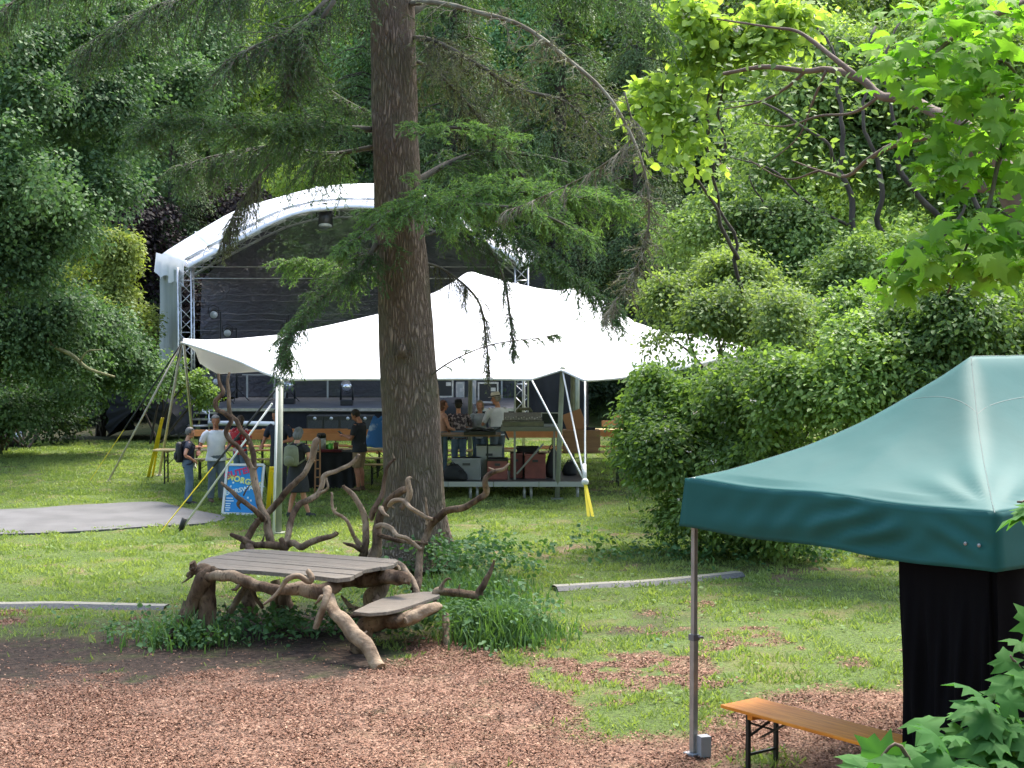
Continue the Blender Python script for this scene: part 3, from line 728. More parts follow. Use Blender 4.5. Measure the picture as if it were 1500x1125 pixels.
bough(W([(600,350,TD+.1),(650,340,TD+.6),(700,345,TD+.8),(735,400,TD+.8),(748,470,TD+.8),(752,520,TD+.8)]), .03, 60, .6, hang=.8, m=M_needle_d, up=-.3, dens=60, bare=.35, nl=.04)
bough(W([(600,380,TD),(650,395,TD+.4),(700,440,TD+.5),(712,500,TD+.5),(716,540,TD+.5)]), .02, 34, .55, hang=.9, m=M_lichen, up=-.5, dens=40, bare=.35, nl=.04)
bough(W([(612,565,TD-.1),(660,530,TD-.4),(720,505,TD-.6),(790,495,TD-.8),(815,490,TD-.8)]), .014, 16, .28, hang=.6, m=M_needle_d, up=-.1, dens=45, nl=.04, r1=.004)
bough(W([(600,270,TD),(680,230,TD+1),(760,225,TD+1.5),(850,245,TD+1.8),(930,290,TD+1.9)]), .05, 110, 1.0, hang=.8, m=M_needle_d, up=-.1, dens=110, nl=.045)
# --- upper right: arching dead bough with a curtain of bare twigs
bough(W([(596,5,TD),(640,4,TD-.8),(700,18,TD-1.4),(765,38,TD-1.9),(830,85,TD-2.3),(890,140,TD-2.6),(930,210,TD-2.8),(948,270,TD-2.9),(950,330,TD-2.9),(935,385,TD-2.9),(912,425,TD-2.9)]), .042, 95, .7, foliage=True, bare=.3, hang=.55, m=M_lichen, up=-.25, dens=40, nl=.035, barkm=M_twig, s0=.14, r1=.006, wild=.8)
bough(W([(600,55,TD),(640,62,TD-.4),(700,95,TD-.6),(760,130,TD-.6),(830,150,TD-.6),(880,200,TD-.6)]), .045, 95, .95, bare=.1, hang=.6, m=M_lichen, up=-.3, dens=60, nl=.04, barkm=M_twigd, wild=.8)
bough(W([(602,85,TD),(650,115,TD+.8),(700,170,TD+1.1),(740,225,TD+1.1),(800,300,TD+1)]), .035, 80, .85, bare=.1, hang=.6, m=M_lichen, up=-.3, dens=60, nl=.04, barkm=M_twigd, wild=.7)
bough(W([(915,135,TD-2.6),(925,200,TD-2.5),(870,250,TD-2.4),(790,290,TD-2.3),(740,310,TD-2.2)]), .012, 50, .5, foliage=False, hang=.9, up=-.2, barkm=M_twig, r1=.004)
bough(W([(905,435,TD-2.9),(895,450,TD-2.9),(888,470,TD-2.9)]), .01, 14, .35, foliage=False, hang=.5, up=-.2, barkm=M_twig, r1=.004, s0=0)
bough(W([(600,20,TD),(680,-30,TD+1.5),(780,-40,TD+2.2),(900,0,TD+2.8),(980,50,TD+3)]), .06, 90, 1.3, hang=.8, m=M_needle_d, dens=90, nl=.05)
# --- left side
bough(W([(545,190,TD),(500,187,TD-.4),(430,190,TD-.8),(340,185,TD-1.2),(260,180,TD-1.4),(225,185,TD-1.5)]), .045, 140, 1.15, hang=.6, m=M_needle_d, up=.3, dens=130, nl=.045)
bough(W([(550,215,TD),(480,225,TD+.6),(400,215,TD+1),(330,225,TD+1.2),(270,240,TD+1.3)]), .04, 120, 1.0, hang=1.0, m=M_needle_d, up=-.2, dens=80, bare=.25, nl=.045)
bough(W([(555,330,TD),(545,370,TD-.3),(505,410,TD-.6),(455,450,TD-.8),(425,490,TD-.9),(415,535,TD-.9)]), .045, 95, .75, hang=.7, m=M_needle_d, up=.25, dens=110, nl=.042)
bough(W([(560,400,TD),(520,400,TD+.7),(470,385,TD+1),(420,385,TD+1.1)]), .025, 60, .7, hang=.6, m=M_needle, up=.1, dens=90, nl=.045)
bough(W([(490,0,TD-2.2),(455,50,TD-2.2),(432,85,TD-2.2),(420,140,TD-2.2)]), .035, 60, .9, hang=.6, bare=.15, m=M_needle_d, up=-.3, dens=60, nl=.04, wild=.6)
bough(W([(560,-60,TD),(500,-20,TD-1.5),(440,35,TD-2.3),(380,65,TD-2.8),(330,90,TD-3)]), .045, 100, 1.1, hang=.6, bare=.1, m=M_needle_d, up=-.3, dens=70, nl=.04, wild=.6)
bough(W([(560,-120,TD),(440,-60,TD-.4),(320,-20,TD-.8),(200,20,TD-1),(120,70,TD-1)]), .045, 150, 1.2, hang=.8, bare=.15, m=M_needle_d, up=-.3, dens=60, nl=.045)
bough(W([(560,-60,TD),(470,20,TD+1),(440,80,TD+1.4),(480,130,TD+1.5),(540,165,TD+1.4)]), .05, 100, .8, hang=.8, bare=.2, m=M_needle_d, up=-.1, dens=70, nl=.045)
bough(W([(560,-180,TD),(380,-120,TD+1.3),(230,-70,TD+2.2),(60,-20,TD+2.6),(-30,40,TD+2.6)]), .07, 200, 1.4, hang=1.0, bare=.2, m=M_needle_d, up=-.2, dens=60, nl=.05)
bough(W([(395,240,TD-1),(370,270,TD-1),(345,310,TD-1),(330,345,TD-1)]), .012, 50, .7, hang=1.3, bare=.3, m=M_lichen, up=-.6, dens=45, nl=.04)
# boughs above the frame (seen only from elsewhere; they shade the foot of the tree)
for i in range(16):
    a = i*2.4; z = 9.5+i*.55; p0 = np.array(P(575, -100, TD)); L_ = 3.6*(1-i/26)
    q = [(p0[0]+math.cos(a)*L_*s, p0[1]+math.sin(a)*L_*s, z-.3*L_*s*s) for s in (0, .35, .7, 1)]
    bough(q, .06, 45, 1.1, hang=.8, m=M_needle_d, dens=40, nl=.07, sub=True)

# ---- tall grass and weeds round the foot of the tree and under the table
def clump(name, label, cen, sx, sy, n, h, m, w=.022, lean=.35):
    X = cen[0]+rng.normal(size=n)*sx; Y = cen[1]+rng.normal(size=n)*sy; C = np.stack([X, Y, np.zeros(n)], -1)
    rad = np.exp(-(((X-cen[0])/sx)**2+((Y-cen[1])/sy)**2)/3)
    hh = h*(.35+.65*rng.random(n))*(.5+.6*rad)
    d = nrm(rdir(n)*np.array((1, 1, 0))); k = 5; V = []; 
    side = np.cross(d, (0, 0, 1.)); out = np.zeros((n, k*2, 3))
    for j in range(k):
        s = j/(k-1); c = C + d*(lean*hh*s*s*(.5+rng.random(n)))[:, None] + np.array((0, 0, 1.))*(hh*(s-.25*s*s))[:, None]
        ww = (w*(1-s)**.7+.002)
        out[:, 2*j] = c-side*ww/2; out[:, 2*j+1] = c+side*ww/2
    idx = np.concatenate([(np.arange(n)[:, None]*k*2+np.array([2*j, 2*j+1, 2*j+3, 2*j+2])[None]) for j in range(k-1)], 1).reshape(-1)
    me = bpy.data.meshes.new(name); me.vertices.add(n*k*2); me.vertices.foreach_set('co', out.astype(np.float32).reshape(-1))
    me.loops.add(len(idx)); me.loops.foreach_set('vertex_index', idx.astype(np.int32)); nf = n*(k-1); me.polygons.add(nf); me.polygons.foreach_set('loop_start', (np.arange(nf)*4).astype(np.int32))
    a = me.attributes.new('rnd', 'FLOAT', 'FACE'); a.data.foreach_set('value', np.repeat(rng.random(n).astype(np.float32), k-1)); me.update(calc_edges=True)
    return tag(link(name, me, m), label=label, cat='grass', kind='stuff')
M_tall = leafmat('tall_grass', (.045, .13, .035), (.11, .24, .06), .35)
clump('tall_grass', 'tall dark green grass tussock right of the driftwood seat', G(735, 935), .27, .33, 1900, .6, M_tall)
clump('tall_grass', 'loose tall grass at the right foot of the big spruce', G(690, 880), .42, .8, 1000, .5, M_tall)
clump('tall_grass', 'grass growing around the left leg of the driftwood table', G(265, 940), .35, .3, 260, .55, M_tall)
def weeds(name, label, cen, sx, sy, n, h, size, m, shape='oval'):
    X = cen[0]+rng.normal(size=n)*sx; Y = cen[1]+rng.normal(size=n)*sy
    c = np.stack([X, Y, h*(.25+.75*rng.random(n))], -1); o = nrm(rdir(n)+np.array((0, 0, .6)))
    C, N_, T = sprays(c, o, 12, .11+.09*rng.random(n), droop=.3); k = C[:, 2] > .01
    return tag(link(name, leafmesh(name, C[k], N_[k], T[k], size*(.6+.8*rng.random(k.sum())), shape, 1.3), m), label=label, cat='weeds', kind='stuff')
M_weed = leafmat('weed_leaf', (.03, .11, .035), (.10, .24, .07), .3)
weeds('ground_cover', 'leafy weeds growing under the driftwood table', (G(420, 925).x, G(420, 925).y), .95, .38, 150, .26, .06, M_weed)
weeds('ground_cover', 'leafy weeds beside the driftwood seat', (G(690, 925).x, G(690, 925).y), .5, .55, 170, .38, .06, M_weed)
weeds('ground_cover', 'brambles behind the big spruce root', (G(680, 850).x, G(680, 850).y), .5, .6, 140, .6, .07, M_weed)
weeds('ground_cover', 'low weeds by the left table leg', (G(280, 945).x, G(280, 945).y), .4, .2, 40, .25, .06, M_weed)
weeds('ground_cover', 'weeds at the foot of the big shrubs', (G(1180, 815).x, G(1180, 815).y), 1.8, .5, 300, .3, .07, M_weed)
# ================================================================== open-air stage
alu = mat('aluminium', (.62, .62, .62), .35, metal=.85, var=(.45, .45, .46), vscale=8)
alu_d = mat('aluminium_dull', (.42, .43, .42), .5, metal=.4)
blk = mat('black_matt', (.012, .012, .014), .75, var=(.03, .03, .034), vscale=1.2)
blkcloth = mat('black_cloth', (.008, .008, .010), .9, var=(.02, .02, .024), vscale=1.5, bump=.4, bscale=4)
black_p = mat('black_painted', (.015, .015, .016), .4)
white_pvc = mat('white_roof_fabric', (.82, .82, .83), .55, var=(.74, .75, .77), vscale=1.2, bump=.25, bscale=3, trans=.25)
SD = 50.0
def truss(pts0, pts1, w=.32, r=.03, nm='truss', parent=None, m=None, step=.42):
    """four-chord lattice mast or beam along a polyline of (x,y,z)"""
    mb = MB(); q = [Vector(p) for p in pts0]
    for i in range(len(q)-1):
        a, b_ = q[i], q[i+1]; d = (b_-a); L_ = d.length; z = d.normalized(); u = Vector((0, 1, 0))
        x = u.cross(z).normalized(); y = z.cross(x); h = w/2
        cs = [(x*sx+y*sy)*h for sx, sy in ((-1,-1),(1,-1),(1,1),(-1,1))]
        for c_ in cs: mb.tube([a+c_, b_+c_], r, 6)
        n = max(1, round(L_/step))
        for k in range(n):
            for f in range(4):
                c0, c1 = cs[f], cs[(f+1) % 4]
                if k % 2: c0, c1 = c1, c0
                mb.tube([a+z*(L_*k/n)+c0, a+z*(L_*(k+1)/n)+c1], r*.5, 4)
            for f in range(4) if k % 4 == 0 else (): mb.tube([a+z*(L_*k/n)+cs[f], a+z*(L_*k/n)+cs[(f+1)%4]], r*.5, 4)
    return mb.build(nm, m or alu, parent)
g0 = G(518, 634)
stage = thing('stage', (g0.x, 52, 0), 'open air stage with white arched roof, black back wall and lattice towers', 'stage')
low = [(276,392),(280,389),(348,353),(407,323),(447,310),(490,305),(524,303),(590,310),(640,325),(690,346),(720,362),(752,379),(760,392)]
upp = [(232,376),(246,366),(300,333),(348,307),(407,289),(440,280),(473,273),(520,269),(572,271),(640,290),(700,318),(781,361),(803,374)]
def reparam(l, k=40):
    c = cr(l, 8); s = np.concatenate([[0], np.cumsum(np.linalg.norm(np.diff(c, axis=0), axis=1))]); t = np.linspace(0, s[-1], k)
    return np.stack([np.interp(t, s, c[:, 0]), np.interp(t, s, c[:, 1])], -1)
lo, up_ = reparam(low), reparam(upp)
rows = []
Fr = np.array([A(x, y, SD) for x, y in lo]); Re = np.array([A(x, y, SD+3.2) for x, y in up_]); Bk = Re.copy(); Bk[:, 1] += 5.5
lip = Fr.copy(); lip[:, 2] -= .04; lip[:, 1] += .06
rows = [lip, Fr]
for t in np.linspace(.12, 1, 9):
    q = Fr+(Re-Fr)*t; q[:, 2] += .03*math.sin(math.pi*t) + .03*np.sin(np.arange(40)*.9+t*5)*math.sin(math.pi*t); rows.append(q)
for t in (.25, .5, .75, 1): q = Re+(Bk-Re)*t; q[:, 2] += .05; rows.append(q)
mb = MB(); mb.grid(np.array(rows)); o = mb.build('roof', white_pvc, stage)
s_ = o.modifiers.new('thickness', 'SOLIDIFY'); s_.thickness = .05; s_.offset = -1
# welt seam lines over the roof: thin cords
mb = MB()
for j in range(4, 38, 6): mb.tube([r[j]+np.array((0, 0, .045)) for r in rows[1:]], .012, 5)
mb.build('roof_seam', mat('seam_grey', (.75, .76, .78), .6), stage)
# hanging left side sheet of weathered clear fabric
side_m = mat('side_sheet', (.46, .50, .49), .45, var=(.26, .31, .28), vscale=1.3, bump=.6, bscale=2, trans=.3, stretch=(1, 1, .12))
def side_sheet(xf, xr, yt_f, yt_r, name, zb=.25, yo=0):
    R_ = []
    for t in np.linspace(0, 1, 26):
        top = P(xf+(xr-xf)*t, yt_f+(yt_r-yt_f)*t, SD+.2+3.0*t); w = .07*math.sin(t*31)+.04*math.sin(t*57)
        R_.append([(top.x+w*s, top.y+w*s*.4, top.z+(zb-top.z)*s) for s in np.linspace(0, 1, 12)])
    mb = MB(); mb.grid(np.array(R_)); return mb.build(name, side_m, stage)
side_sheet(264, 234, 396, 392, 'side_sheet', .9)
# folded roof cuff over the left corner
R_ = []
for t in np.linspace(0, 1, 20):
    a = P(272+(231-272)*t, 388+(375-388)*t, SD+.05+3.1*t); w = .06*math.sin(t*23)
    R_.append([(a.x-.05+w*s, a.y-.12*s, a.z+.12-(.75+.1*math.sin(t*17))*s) for s in np.linspace(0, 1, 6)])
mb = MB(); mb.grid(np.array(R_)); mb.build('roof_cuff', white_pvc, stage)
# towers, arch truss
LX, RX = 272, 764
for x in (LX, RX):
    b_ = G(x, 634); b_.y = SD+.35; tp = P(x, 392, SD+.35); b_.x = tp.x
    truss([b_, tp], None, w=.42, parent=stage, nm='truss_tower')
    mb = MB(); mb.box((b_.x, b_.y, .03), (.9, .9, .05)); mb.build('base_plate', alu, stage)
truss([P(x, y-5, SD+.5) for x, y in lo[::3]], None, w=.34, r=.028, parent=stage, nm='arch_truss', m=alu)
truss([P(x, y+8, SD+7.2) for x, y in lo[::3]], None, w=.3, r=.03, parent=stage, nm='arch_truss', m=alu_d)
for z in (391, 408):
    mb = MB(); mb.tube([P(280, z, SD+7.6), P(750, z, SD+7.6)], .025, 6); mb.build('crossbar', alu, stage)
# floor, lip, skirt
zf = .88; fl = P(276, 600, SD).x; fr = P(766, 600, SD).x
deck_m = mat('stage_deck', (.13, .13, .145), .55, var=(.09, .09, .10), vscale=1.5, bump=.1)
mb = MB(); mb.box(((fl+fr)/2, SD+4.1, zf-.06), (fr-fl-.5, 7.6, .12)); mb.build('floor', deck_m, stage)
mb = MB(); mb.box(((fl+fr)/2, SD+.28, zf-.045), (fr-fl-.5, .04, .09)); mb.build('edge_rail', alu, stage)
R_ = []
for i, x in enumerate(np.linspace(fl+.3, fr-.3, 90)): R_.append([(x, SD+.36+.03*math.sin(i*1.9)*s, zf-.1-(zf-.12)*s) for s in (0, .5, 1)])
mb = MB(); mb.grid(np.array(R_)); mb.build('skirt', blkcloth, stage)
# shiny black back wall of film, wrinkled, in horizontal strips; base colour greyed to stand in for reflected light
bw = bpy.data.materials.new('back_wall_film'); N, L = nt(bw); b = N['Principled BSDF']
tc = N.new('ShaderNodeTexCoord'); mp = N.new('ShaderNodeMapping'); mp.inputs['Scale'].default_value = (1, 1, 1.8); L.new(tc.outputs['Object'], mp.inputs[0])
b.inputs['Base Color'].default_value = (.15, .145, .18, 1); b.inputs['Roughness'].default_value = .35; b.inputs['Specular IOR Level'].default_value = .9; b.inputs['Alpha'].default_value = .62
n = N.new('ShaderNodeTexNoise'); n.inputs['Scale'].default_value = 3.2; n.inputs['Detail'].default_value = 7; n.inputs['Distortion'].default_value = 1.5; L.new(mp.outputs[0], n.inputs[0])
bp = N.new('ShaderNodeBump'); bp.inputs['Strength'].default_value = .9; bp.inputs['Distance'].default_value = .4; L.new(n.outputs[0], bp.inputs['Height']); L.new(bp.outputs[0], b.inputs['Normal'])
yb = SD+7.9; R_ = []
nx = 50; zt = 7.7
for i, x in enumerate(np.linspace(fl-1.1, fr+1.2, nx)):
    u = i/(nx-1); q = min(u, 1-u)*2; top = 5.2+2.6*math.sin(math.pi*.5*min(1, q*1.5))
    R_.append([(x, yb+.05*math.sin(i*.8+z*2)+.3*(z/top)*0 - .35*max(0, 1-abs(z/top-.45)*2.2), z+.9) for z in np.linspace(0, 1, 26)*(top-.9)])
mb = MB(); mb.grid(np.array(R_)); mb.build('back_wall', bw, stage)
mb = MB()
for y in (400, 414, 432, 441, 460, 469, 484, 497, 551): mb.tube([P(x, y+1.2*math.sin(x*.11), yb-.45) for x in range(285, 758, 22)], .008, 4)
mb.build('wall_batten', mat('batten_grey', (.15, .15, .17), .5), stage)
mb = MB()
for x in (402, 418, 362, 480, 600, 735): mb.bar(P(x, 548, yb-.6), P(x, 586, yb-.6), .06)
mb.bar(P(355, 549, yb-.6), P(740, 549, yb-.6), .04); mb.build('back_frame', alu_d, stage)

# ---- black cloth wings
def drape(name, top, zb, label, cat, m=blkcloth, amp=.08, nf=14, parent=None, freq=2.2, th=True):
    """hanging cloth below a polyline of world points"""
    R_ = []; tp = reparam3(top, nf*4)
    for i, p in enumerate(tp):
        w = amp*math.sin(i*freq*.5)+amp*.5*math.sin(i*freq*.23+1)
        R_.append([(p[0]+w*s*.3, p[1]+w*(.3+.7*s), p[2]+(zb-p[2])*s) for s in np.linspace(0, 1, 10)])
    mb = MB(); mb.grid(np.array(R_)); g = np.array(R_)[len(R_)//2, -1]
    if parent: return mb.build(name, m, parent)
    o = mb.build(name, m, None, loc=(g[0], g[1], max(0, zb)))
    return tag(o, label, cat)
def reparam3(l, k):
    c = np.array([tuple(p) for p in l], float); s = np.concatenate([[0], np.cumsum(np.linalg.norm(np.diff(c, axis=0), axis=1))]); t = np.linspace(0, s[-1], k)
    return np.stack([np.interp(t, s, c[:, i]) for i in range(3)], -1)
drape('curtain', [P(770, 556, 51), P(800, 546, 51.2), P(858, 550, 51.5), P(862, 556, 54)], .1, 'black side curtain right of the right stage tower', 'curtain')
# tarpaulin-covered lump left of the stage
mb = MB(); c0 = G(205, 641); prof = [(150,640),(154,585),(160,562),(172,556),(200,560),(215,570),(240,575),(256,592),(262,610),(258,637)]
def hull(prof, D0, D1, k=9, wob=.06):
    pr = reparam(prof, 40); rows = []
    for j, t in enumerate(np.linspace(0, 1, k)):
        D = D0+(D1-D0)*t; sc = 1-.10*abs(2*t-1)**3
        row = []
        for i, (x, y) in enumerate(pr):
            p = P(x, y, D0); cx = P(205, 640, D0)
            w = wob*math.sin(i*1.7+j*.9)
            row.append((cx.x+(p.x-cx.x)*sc+w, D+w*.5, max(.0, p.z*sc if p.z > 0 else 0)))
        rows.append(row)
    return rows
rows = hull(prof, 47.5, 51)
mb.grid(np.array(rows)); f0 = np.array(rows[0]); ctr = f0.mean(0)
mb.grid(np.array([f0, f0*.5+ctr*.5+np.array((0, -.15, 0)), np.repeat(ctr[None], 40, 0)+np.array((0, -.05, 0))]))
tag(mb.build('tarpaulin_cover', blkcloth, None, loc=(c0.x, 49, 0)), 'black tarpaulin draped over stacked gear left of the stage', 'tarpaulin')
# aluminium steps by the left tower
st = thing('steps', G(285, 640), 'aluminium steps with handrails up to the left end of the stage', 'steps')
mb = MB()
for i in range(4): mb.box(P(283+i*2, 632-i*9, SD-1.0+.28*i), (1.25, .26, .05))
mb.build('tread', alu, st)
mb = MB()
for x in (262, 306): mb.tube([P(x, 642, SD-1.1), P(x, 602, SD-1.1)], .025, 6)
mb.tube([P(258, 616, SD-1), P(262, 602, SD-1), P(278, 591, SD), P(302, 604, SD-.3)], .03, 6); mb.tube([P(262, 625, SD-1.1), P(306, 624, SD-1.1)], .03, 6)
mb.tube([P(270, 590, SD), P(303, 606, SD-.6)], .03, 6); mb.build('handrail', alu, st)
# white rail along the stage foot
mb = MB(); mb.tube([P(305, 620, SD-1.2), P(350, 620, SD-1.2), P(402, 621, SD-1.2)], .075, 8); tag(mb.build('roll', mat('white_plastic', (.7, .7, .7), .5), None, loc=P(400, 630, SD-1.2)), 'long white roll lying along the foot of the stage', 'roll')
# speakers (bass bins) under the stage lip
for i, x in enumerate((463, 487, 511, 536)):
    p = P(x, 627, SD-.9); sub = thing('bass_speaker', (p.x, p.y, 0), 'bass speaker before the stage, %s' % ('leftmost of the four', 'second of the four', 'third of the four, behind the man with the phone', 'last of the four, beside the big trunk')[i], 'speaker', 'bass speakers before the stage')
    MB().box((p.x, p.y, .42), (.52, .6, .62)).build('cabinet', black_p, sub, bevel=.02)
    MB().tube([(p.x, p.y-.30, .64), (p.x, p.y-.315, .64)], .055, 12).build('badge', alu_d, sub)
    MB().box((p.x, p.y-.304, .40), (.44, .012, .36)).build('grille', mat('grille_dark', (.02, .02, .022), .6, var=(.05, .05, .05), vscale=60), sub)
# lamps
def par_lamp(name, p, aim, label, s=1.0, cat='stage lamp', group=None, arm=None, arm_len=.5):
    t = thing(name, p, label, cat, group); a = Vector(aim).normalized(); p = Vector(p)
    mb = MB(); mb.tube([p-a*.2*s, p-a*.12*s, p+a*.18*s], [.06*s, .13*s, .155*s], 14); mb.build('housing', black_p, t)
    MB().tube([p+a*.165*s, p+a*.19*s], [.135*s, .135*s], 14).build('lens', mat('lamp_lens', (.55, .57, .6), .15, spec=1), t)
    u = Vector((0, 0, 1)); x = a.cross(u).normalized()
    MB().tube([p+x*.18*s, p+x*.18*s+u*.2*s, p+u*.28*s, p-x*.18*s+u*.2*s, p-x*.18*s], .015*s, 6).build('yoke', black_p, t)
    return t
def light_stand(x, ytop, ybase, D, label, heads):
    zb = zf; b_ = P(x, ytop, D); t = thing('light_stand', (b_.x, D, zf), label, 'light stand', 'light stands on the stage')
    mb = MB(); mb.tube([(b_.x, D, zf+.1), (b_.x, D, zf+1.6)], .035, 8); mb.tube([(b_.x, D, zf+1.5), (b_.x, D, b_.z)], .025, 8); mb.build('pole', black_p, t)
    for k in range(3):
        a = k*2.09+.5; MB().tube([(b_.x, D, zf+.45), (b_.x+.45*math.cos(a), D+.45*math.sin(a), zf+.01)], .016, 6).build('leg', black_p, t)
    for (hx, hy) in heads:
        h = P(hx, hy, D-.25); par_lamp('stage_lamp', h, (.2, -1, -.3), 'black lamp on the %s' % label.replace('tall ', ''), .95, group='stage lamps')
        MB().tube([h+Vector((0, .1, .1)), (b_.x, D, h.z+.1)], .015, 6).build('arm', black_p, t)
light_stand(323, 457, 600, SD+3, 'tall light stand near the left tower of the stage', [(313, 459)])
light_stand(346, 480, 600, SD+5, 'lower light stand behind the tall one at the stage left', [(333, 486)])
light_stand(420, 468, 600, SD+4.5, 'light stand on the stage half hidden by the drooping spruce bough', [(430, 470), (419, 484)])
par_lamp('stage_lamp', P(477, 318, SD+.6), (.0, -.3, -1), 'large black lamp hanging from the top of the stage arch', 1.6)
par_lamp('stage_lamp', P(333, 527, SD+6), (.0, -1, -.1), 'bright faced lamp low on the back frame of the stage', .8)
par_lamp('stage_lamp', P(316, 560, SD+5), (.3, -1, .2), 'small lamp on the stage floor behind the twin driftwood boughs', .8)
def mover(x, y, D, label):
    p = P(x, y, D); t = thing('moving_light', (p.x, D, zf), label, 'moving light', 'moving lights on the stage')
    MB().box((p.x, D, zf+.1), (.4, .4, .18)).build('foot', black_p, t, bevel=.02)
    MB().tube([(p.x-.2, D, zf+.18), (p.x-.2, D, zf+.62), (p.x+.2, D, zf+.62), (p.x+.2, D, zf+.18)], .04, 6).build('yoke', black_p, t)
    q = Vector((p.x, D, zf+.6)); MB().tube([q+Vector((0, .15, -.1)), q+Vector((0, -.2, .1))], [.15, .17], 14).build('head', mat('chrome', (.6, .6, .62), .2, metal=.9), t)
mover(508, 570, SD+2, 'moving light with a shiny head standing left of the big trunk')
mover(423, 575, SD+3, 'moving light on the stage behind the left tent pole')
# flight cases and PA on the right of the stage
def case(x0, x1, y0, y1, D, label, dep=.7, z0=None, name='flight_case', cat='flight case', m=black_p):
    a = P(x0, y0, D); b_ = P(x1, y1, D); z0 = max(0, b_.z) if z0 is None else z0
    t = thing(name, ((a.x+b_.x)/2, D+dep/2, z0), label, cat, 'flight cases'); c = ((a.x+b_.x)/2, D+dep/2, (a.z+z0)/2); s = (b_.x-a.x, dep, a.z-z0)
    MB().box(c, s).build('body', m, t)
    mb = MB(); e = .05
    for sx in (-1, 1):
        mb.box((c[0]+sx*(s[0]/2-e/2+.003), c[1]-s[1]/2-.003, c[2]), (e, .02, s[2])); mb.box((c[0], c[1]-s[1]/2-.006, c[2]+sx*(s[2]/2-e/2+.003)), (s[0], .02, e))
    mb.build('edging', alu, t); MB().box((c[0]+s[0]*.25, c[1]-s[1]/2-.01, c[2]+s[2]*.15), (.16, .02, .12)).build('latch', alu, t)
    return t
case(636, 664, 552, 582, SD+2, 'black flight case with bright edges right of the big trunk')
case(700, 730, 560, 590, SD+2, 'dark flight case with bright edging below the white tent')
case(668, 680, 560, 592, SD+2.5, 'narrow open rack of bright tubes on the stage', name='equipment_rack', m=alu_d)
case(686, 697, 548, 592, SD+2.5, 'tall slim bright rack beside the dark flight case', name='equipment_rack', m=alu_d)
p = P(668, 612, SD-1.5); pa = thing('speaker_cabinet', (p.x, p.y, 0), 'big black rounded loudspeaker stack behind the seated people', 'speaker')
mb = MB(); mb.tube([(p.x, p.y, 0), (p.x, p.y, 1.0), (p.x, p.y, 1.3)], [.6, .6, .4], 16, noise=.05); mb.build('cover', blkcloth, pa)

# ================================================================== white stretch tent
tent_m = mat('stretch_fabric', (.84, .84, .86), .6, var=(.78, .79, .82), vscale=.5, bump=.15, bscale=2, trans=.22)
TOP = [(268,497),(300,499),(350,497),(415,491),(480,478),(555,461),(600,445),(640,428),(665,414),(682,401),(692,399),(706,404),(740,413),(790,424),(818,427),(838,424),(850,425),(880,440),(930,473),(980,489),(1040,492),(1080,503),(1118,522)]
FRT = [(268,502),(300,512),(350,529),(385,545),(415,556),(500,555),(600,555),(700,555),(778,556),(800,549),(823,542),(838,549),(857,558),(900,555),(940,550),(1000,540),(1060,524),(1095,522),(1118,527)]
DF = [(268,35.5),(350,31),(415,27.2),(500,28.5),(650,30.2),(778,31),(823,31.6),(857,30.8),(940,33),(1060,37),(1118,40)]
DT = [(268,35.7),(350,35.8),(415,36),(690,36.8),(840,37),(1000,38.5),(1118,40.2)]
xs_ = np.linspace(268, 1118, 150); rows = []
for x in xs_:
    f = A(x, interp(x, FRT), interp(x, DF)); t_ = A(x, interp(x, TOP), interp(x, DT)); w = max(.3, t_[1]-f[1])
    bk = t_ + np.array((0, w*.85, 0)); bk[2] = max(2.4, t_[2]-w*.38)
    row = []
    for s in np.linspace(0, 1, 16):
        q = f+(t_-f)*s; sag = .16*w*.25*math.sin(math.pi*s); pk = math.exp(-((x-690)/50)**2)+math.exp(-((x-840)/45)**2)
        q[2] -= sag*(1+1.2*pk); row.append(q)
    for s in np.linspace(.12, 1, 8):
        q = t_+(bk-t_)*s; q[2] -= .3*math.sin(math.pi*s)*(w > 1); row.append(q)
    rows.append(row)
te = thing('stretch_tent', (rows[70][8][0], 35, 0), 'large white stretch tent with two peaks hung between poles and ropes', 'tent')
mb = MB(); mb.grid(np.array(rows)); o = mb.build('canopy', tent_m, te); s_ = o.modifiers.new('thickness', 'SOLIDIFY'); s_.thickness = .02
fe = [rows[i][0] for i in range(150)]; mb = MB(); mb.tube(fe, .028, 6); mb.build('hem', tent_m, te)
pole_m = mat('tent_pole_green_grey', (.30, .32, .25), .5, var=(.22, .24, .18), vscale=4)
pole_w = mat('pole_pale_wood', (.52, .49, .40), .5, var=(.42, .38, .30), vscale=5)
rope_w = mat('white_rope', (.68, .68, .66), .7); strap_y = mat('yellow_strap', (.80, .62, .02), .5); rope_k = mat('black_strap', (.02, .02, .02), .6)
def pole(a, b_, r, m, nm='pole'): 
    mb = MB(); mb.tube([a, b_], [r*1.05, r], 10); mb.ball(b_, r*1.3, 8, 6); mb.box((a[0], a[1], a[2]+.01), (r*5, r*5, .02)); return mb.build(nm, m, te)
def at0(x, y): return G(x, y)
pole(at0(408, 781), P(411, 561, 27.2), .05, pole_m); 
mb = MB(); mb.tube([at0(401, 783), P(406, 566, 27.1)], .022, 8); mb.build('pole', rope_w, te)
pole(at0(816, 731), P(824, 541, 31.7), .05, pole_m)
pole(Vector((P(846, 500, 44).x, 44, 0)), P(846, 500, 44)*1, .06, pole_m)
pole(Vector((P(688, 500, 36.8).x, 36.8, 0)), P(690, 402, 36.8), .05, pole_m)
pole(Vector((P(839, 500, 37).x, 37, 0)), P(839, 426, 37), .05, pole_m)
pole(Vector((P(767, 500, 42).x, 42, 0)), P(767, 520, 42), .045, alu)
pole(G(233, 697), P(266, 503, 35.6), .03, pole_w); pole(Vector((P(286, 640, 38.5).x, 38.5, 0)), P(269, 502, 35.7), .033, alu)
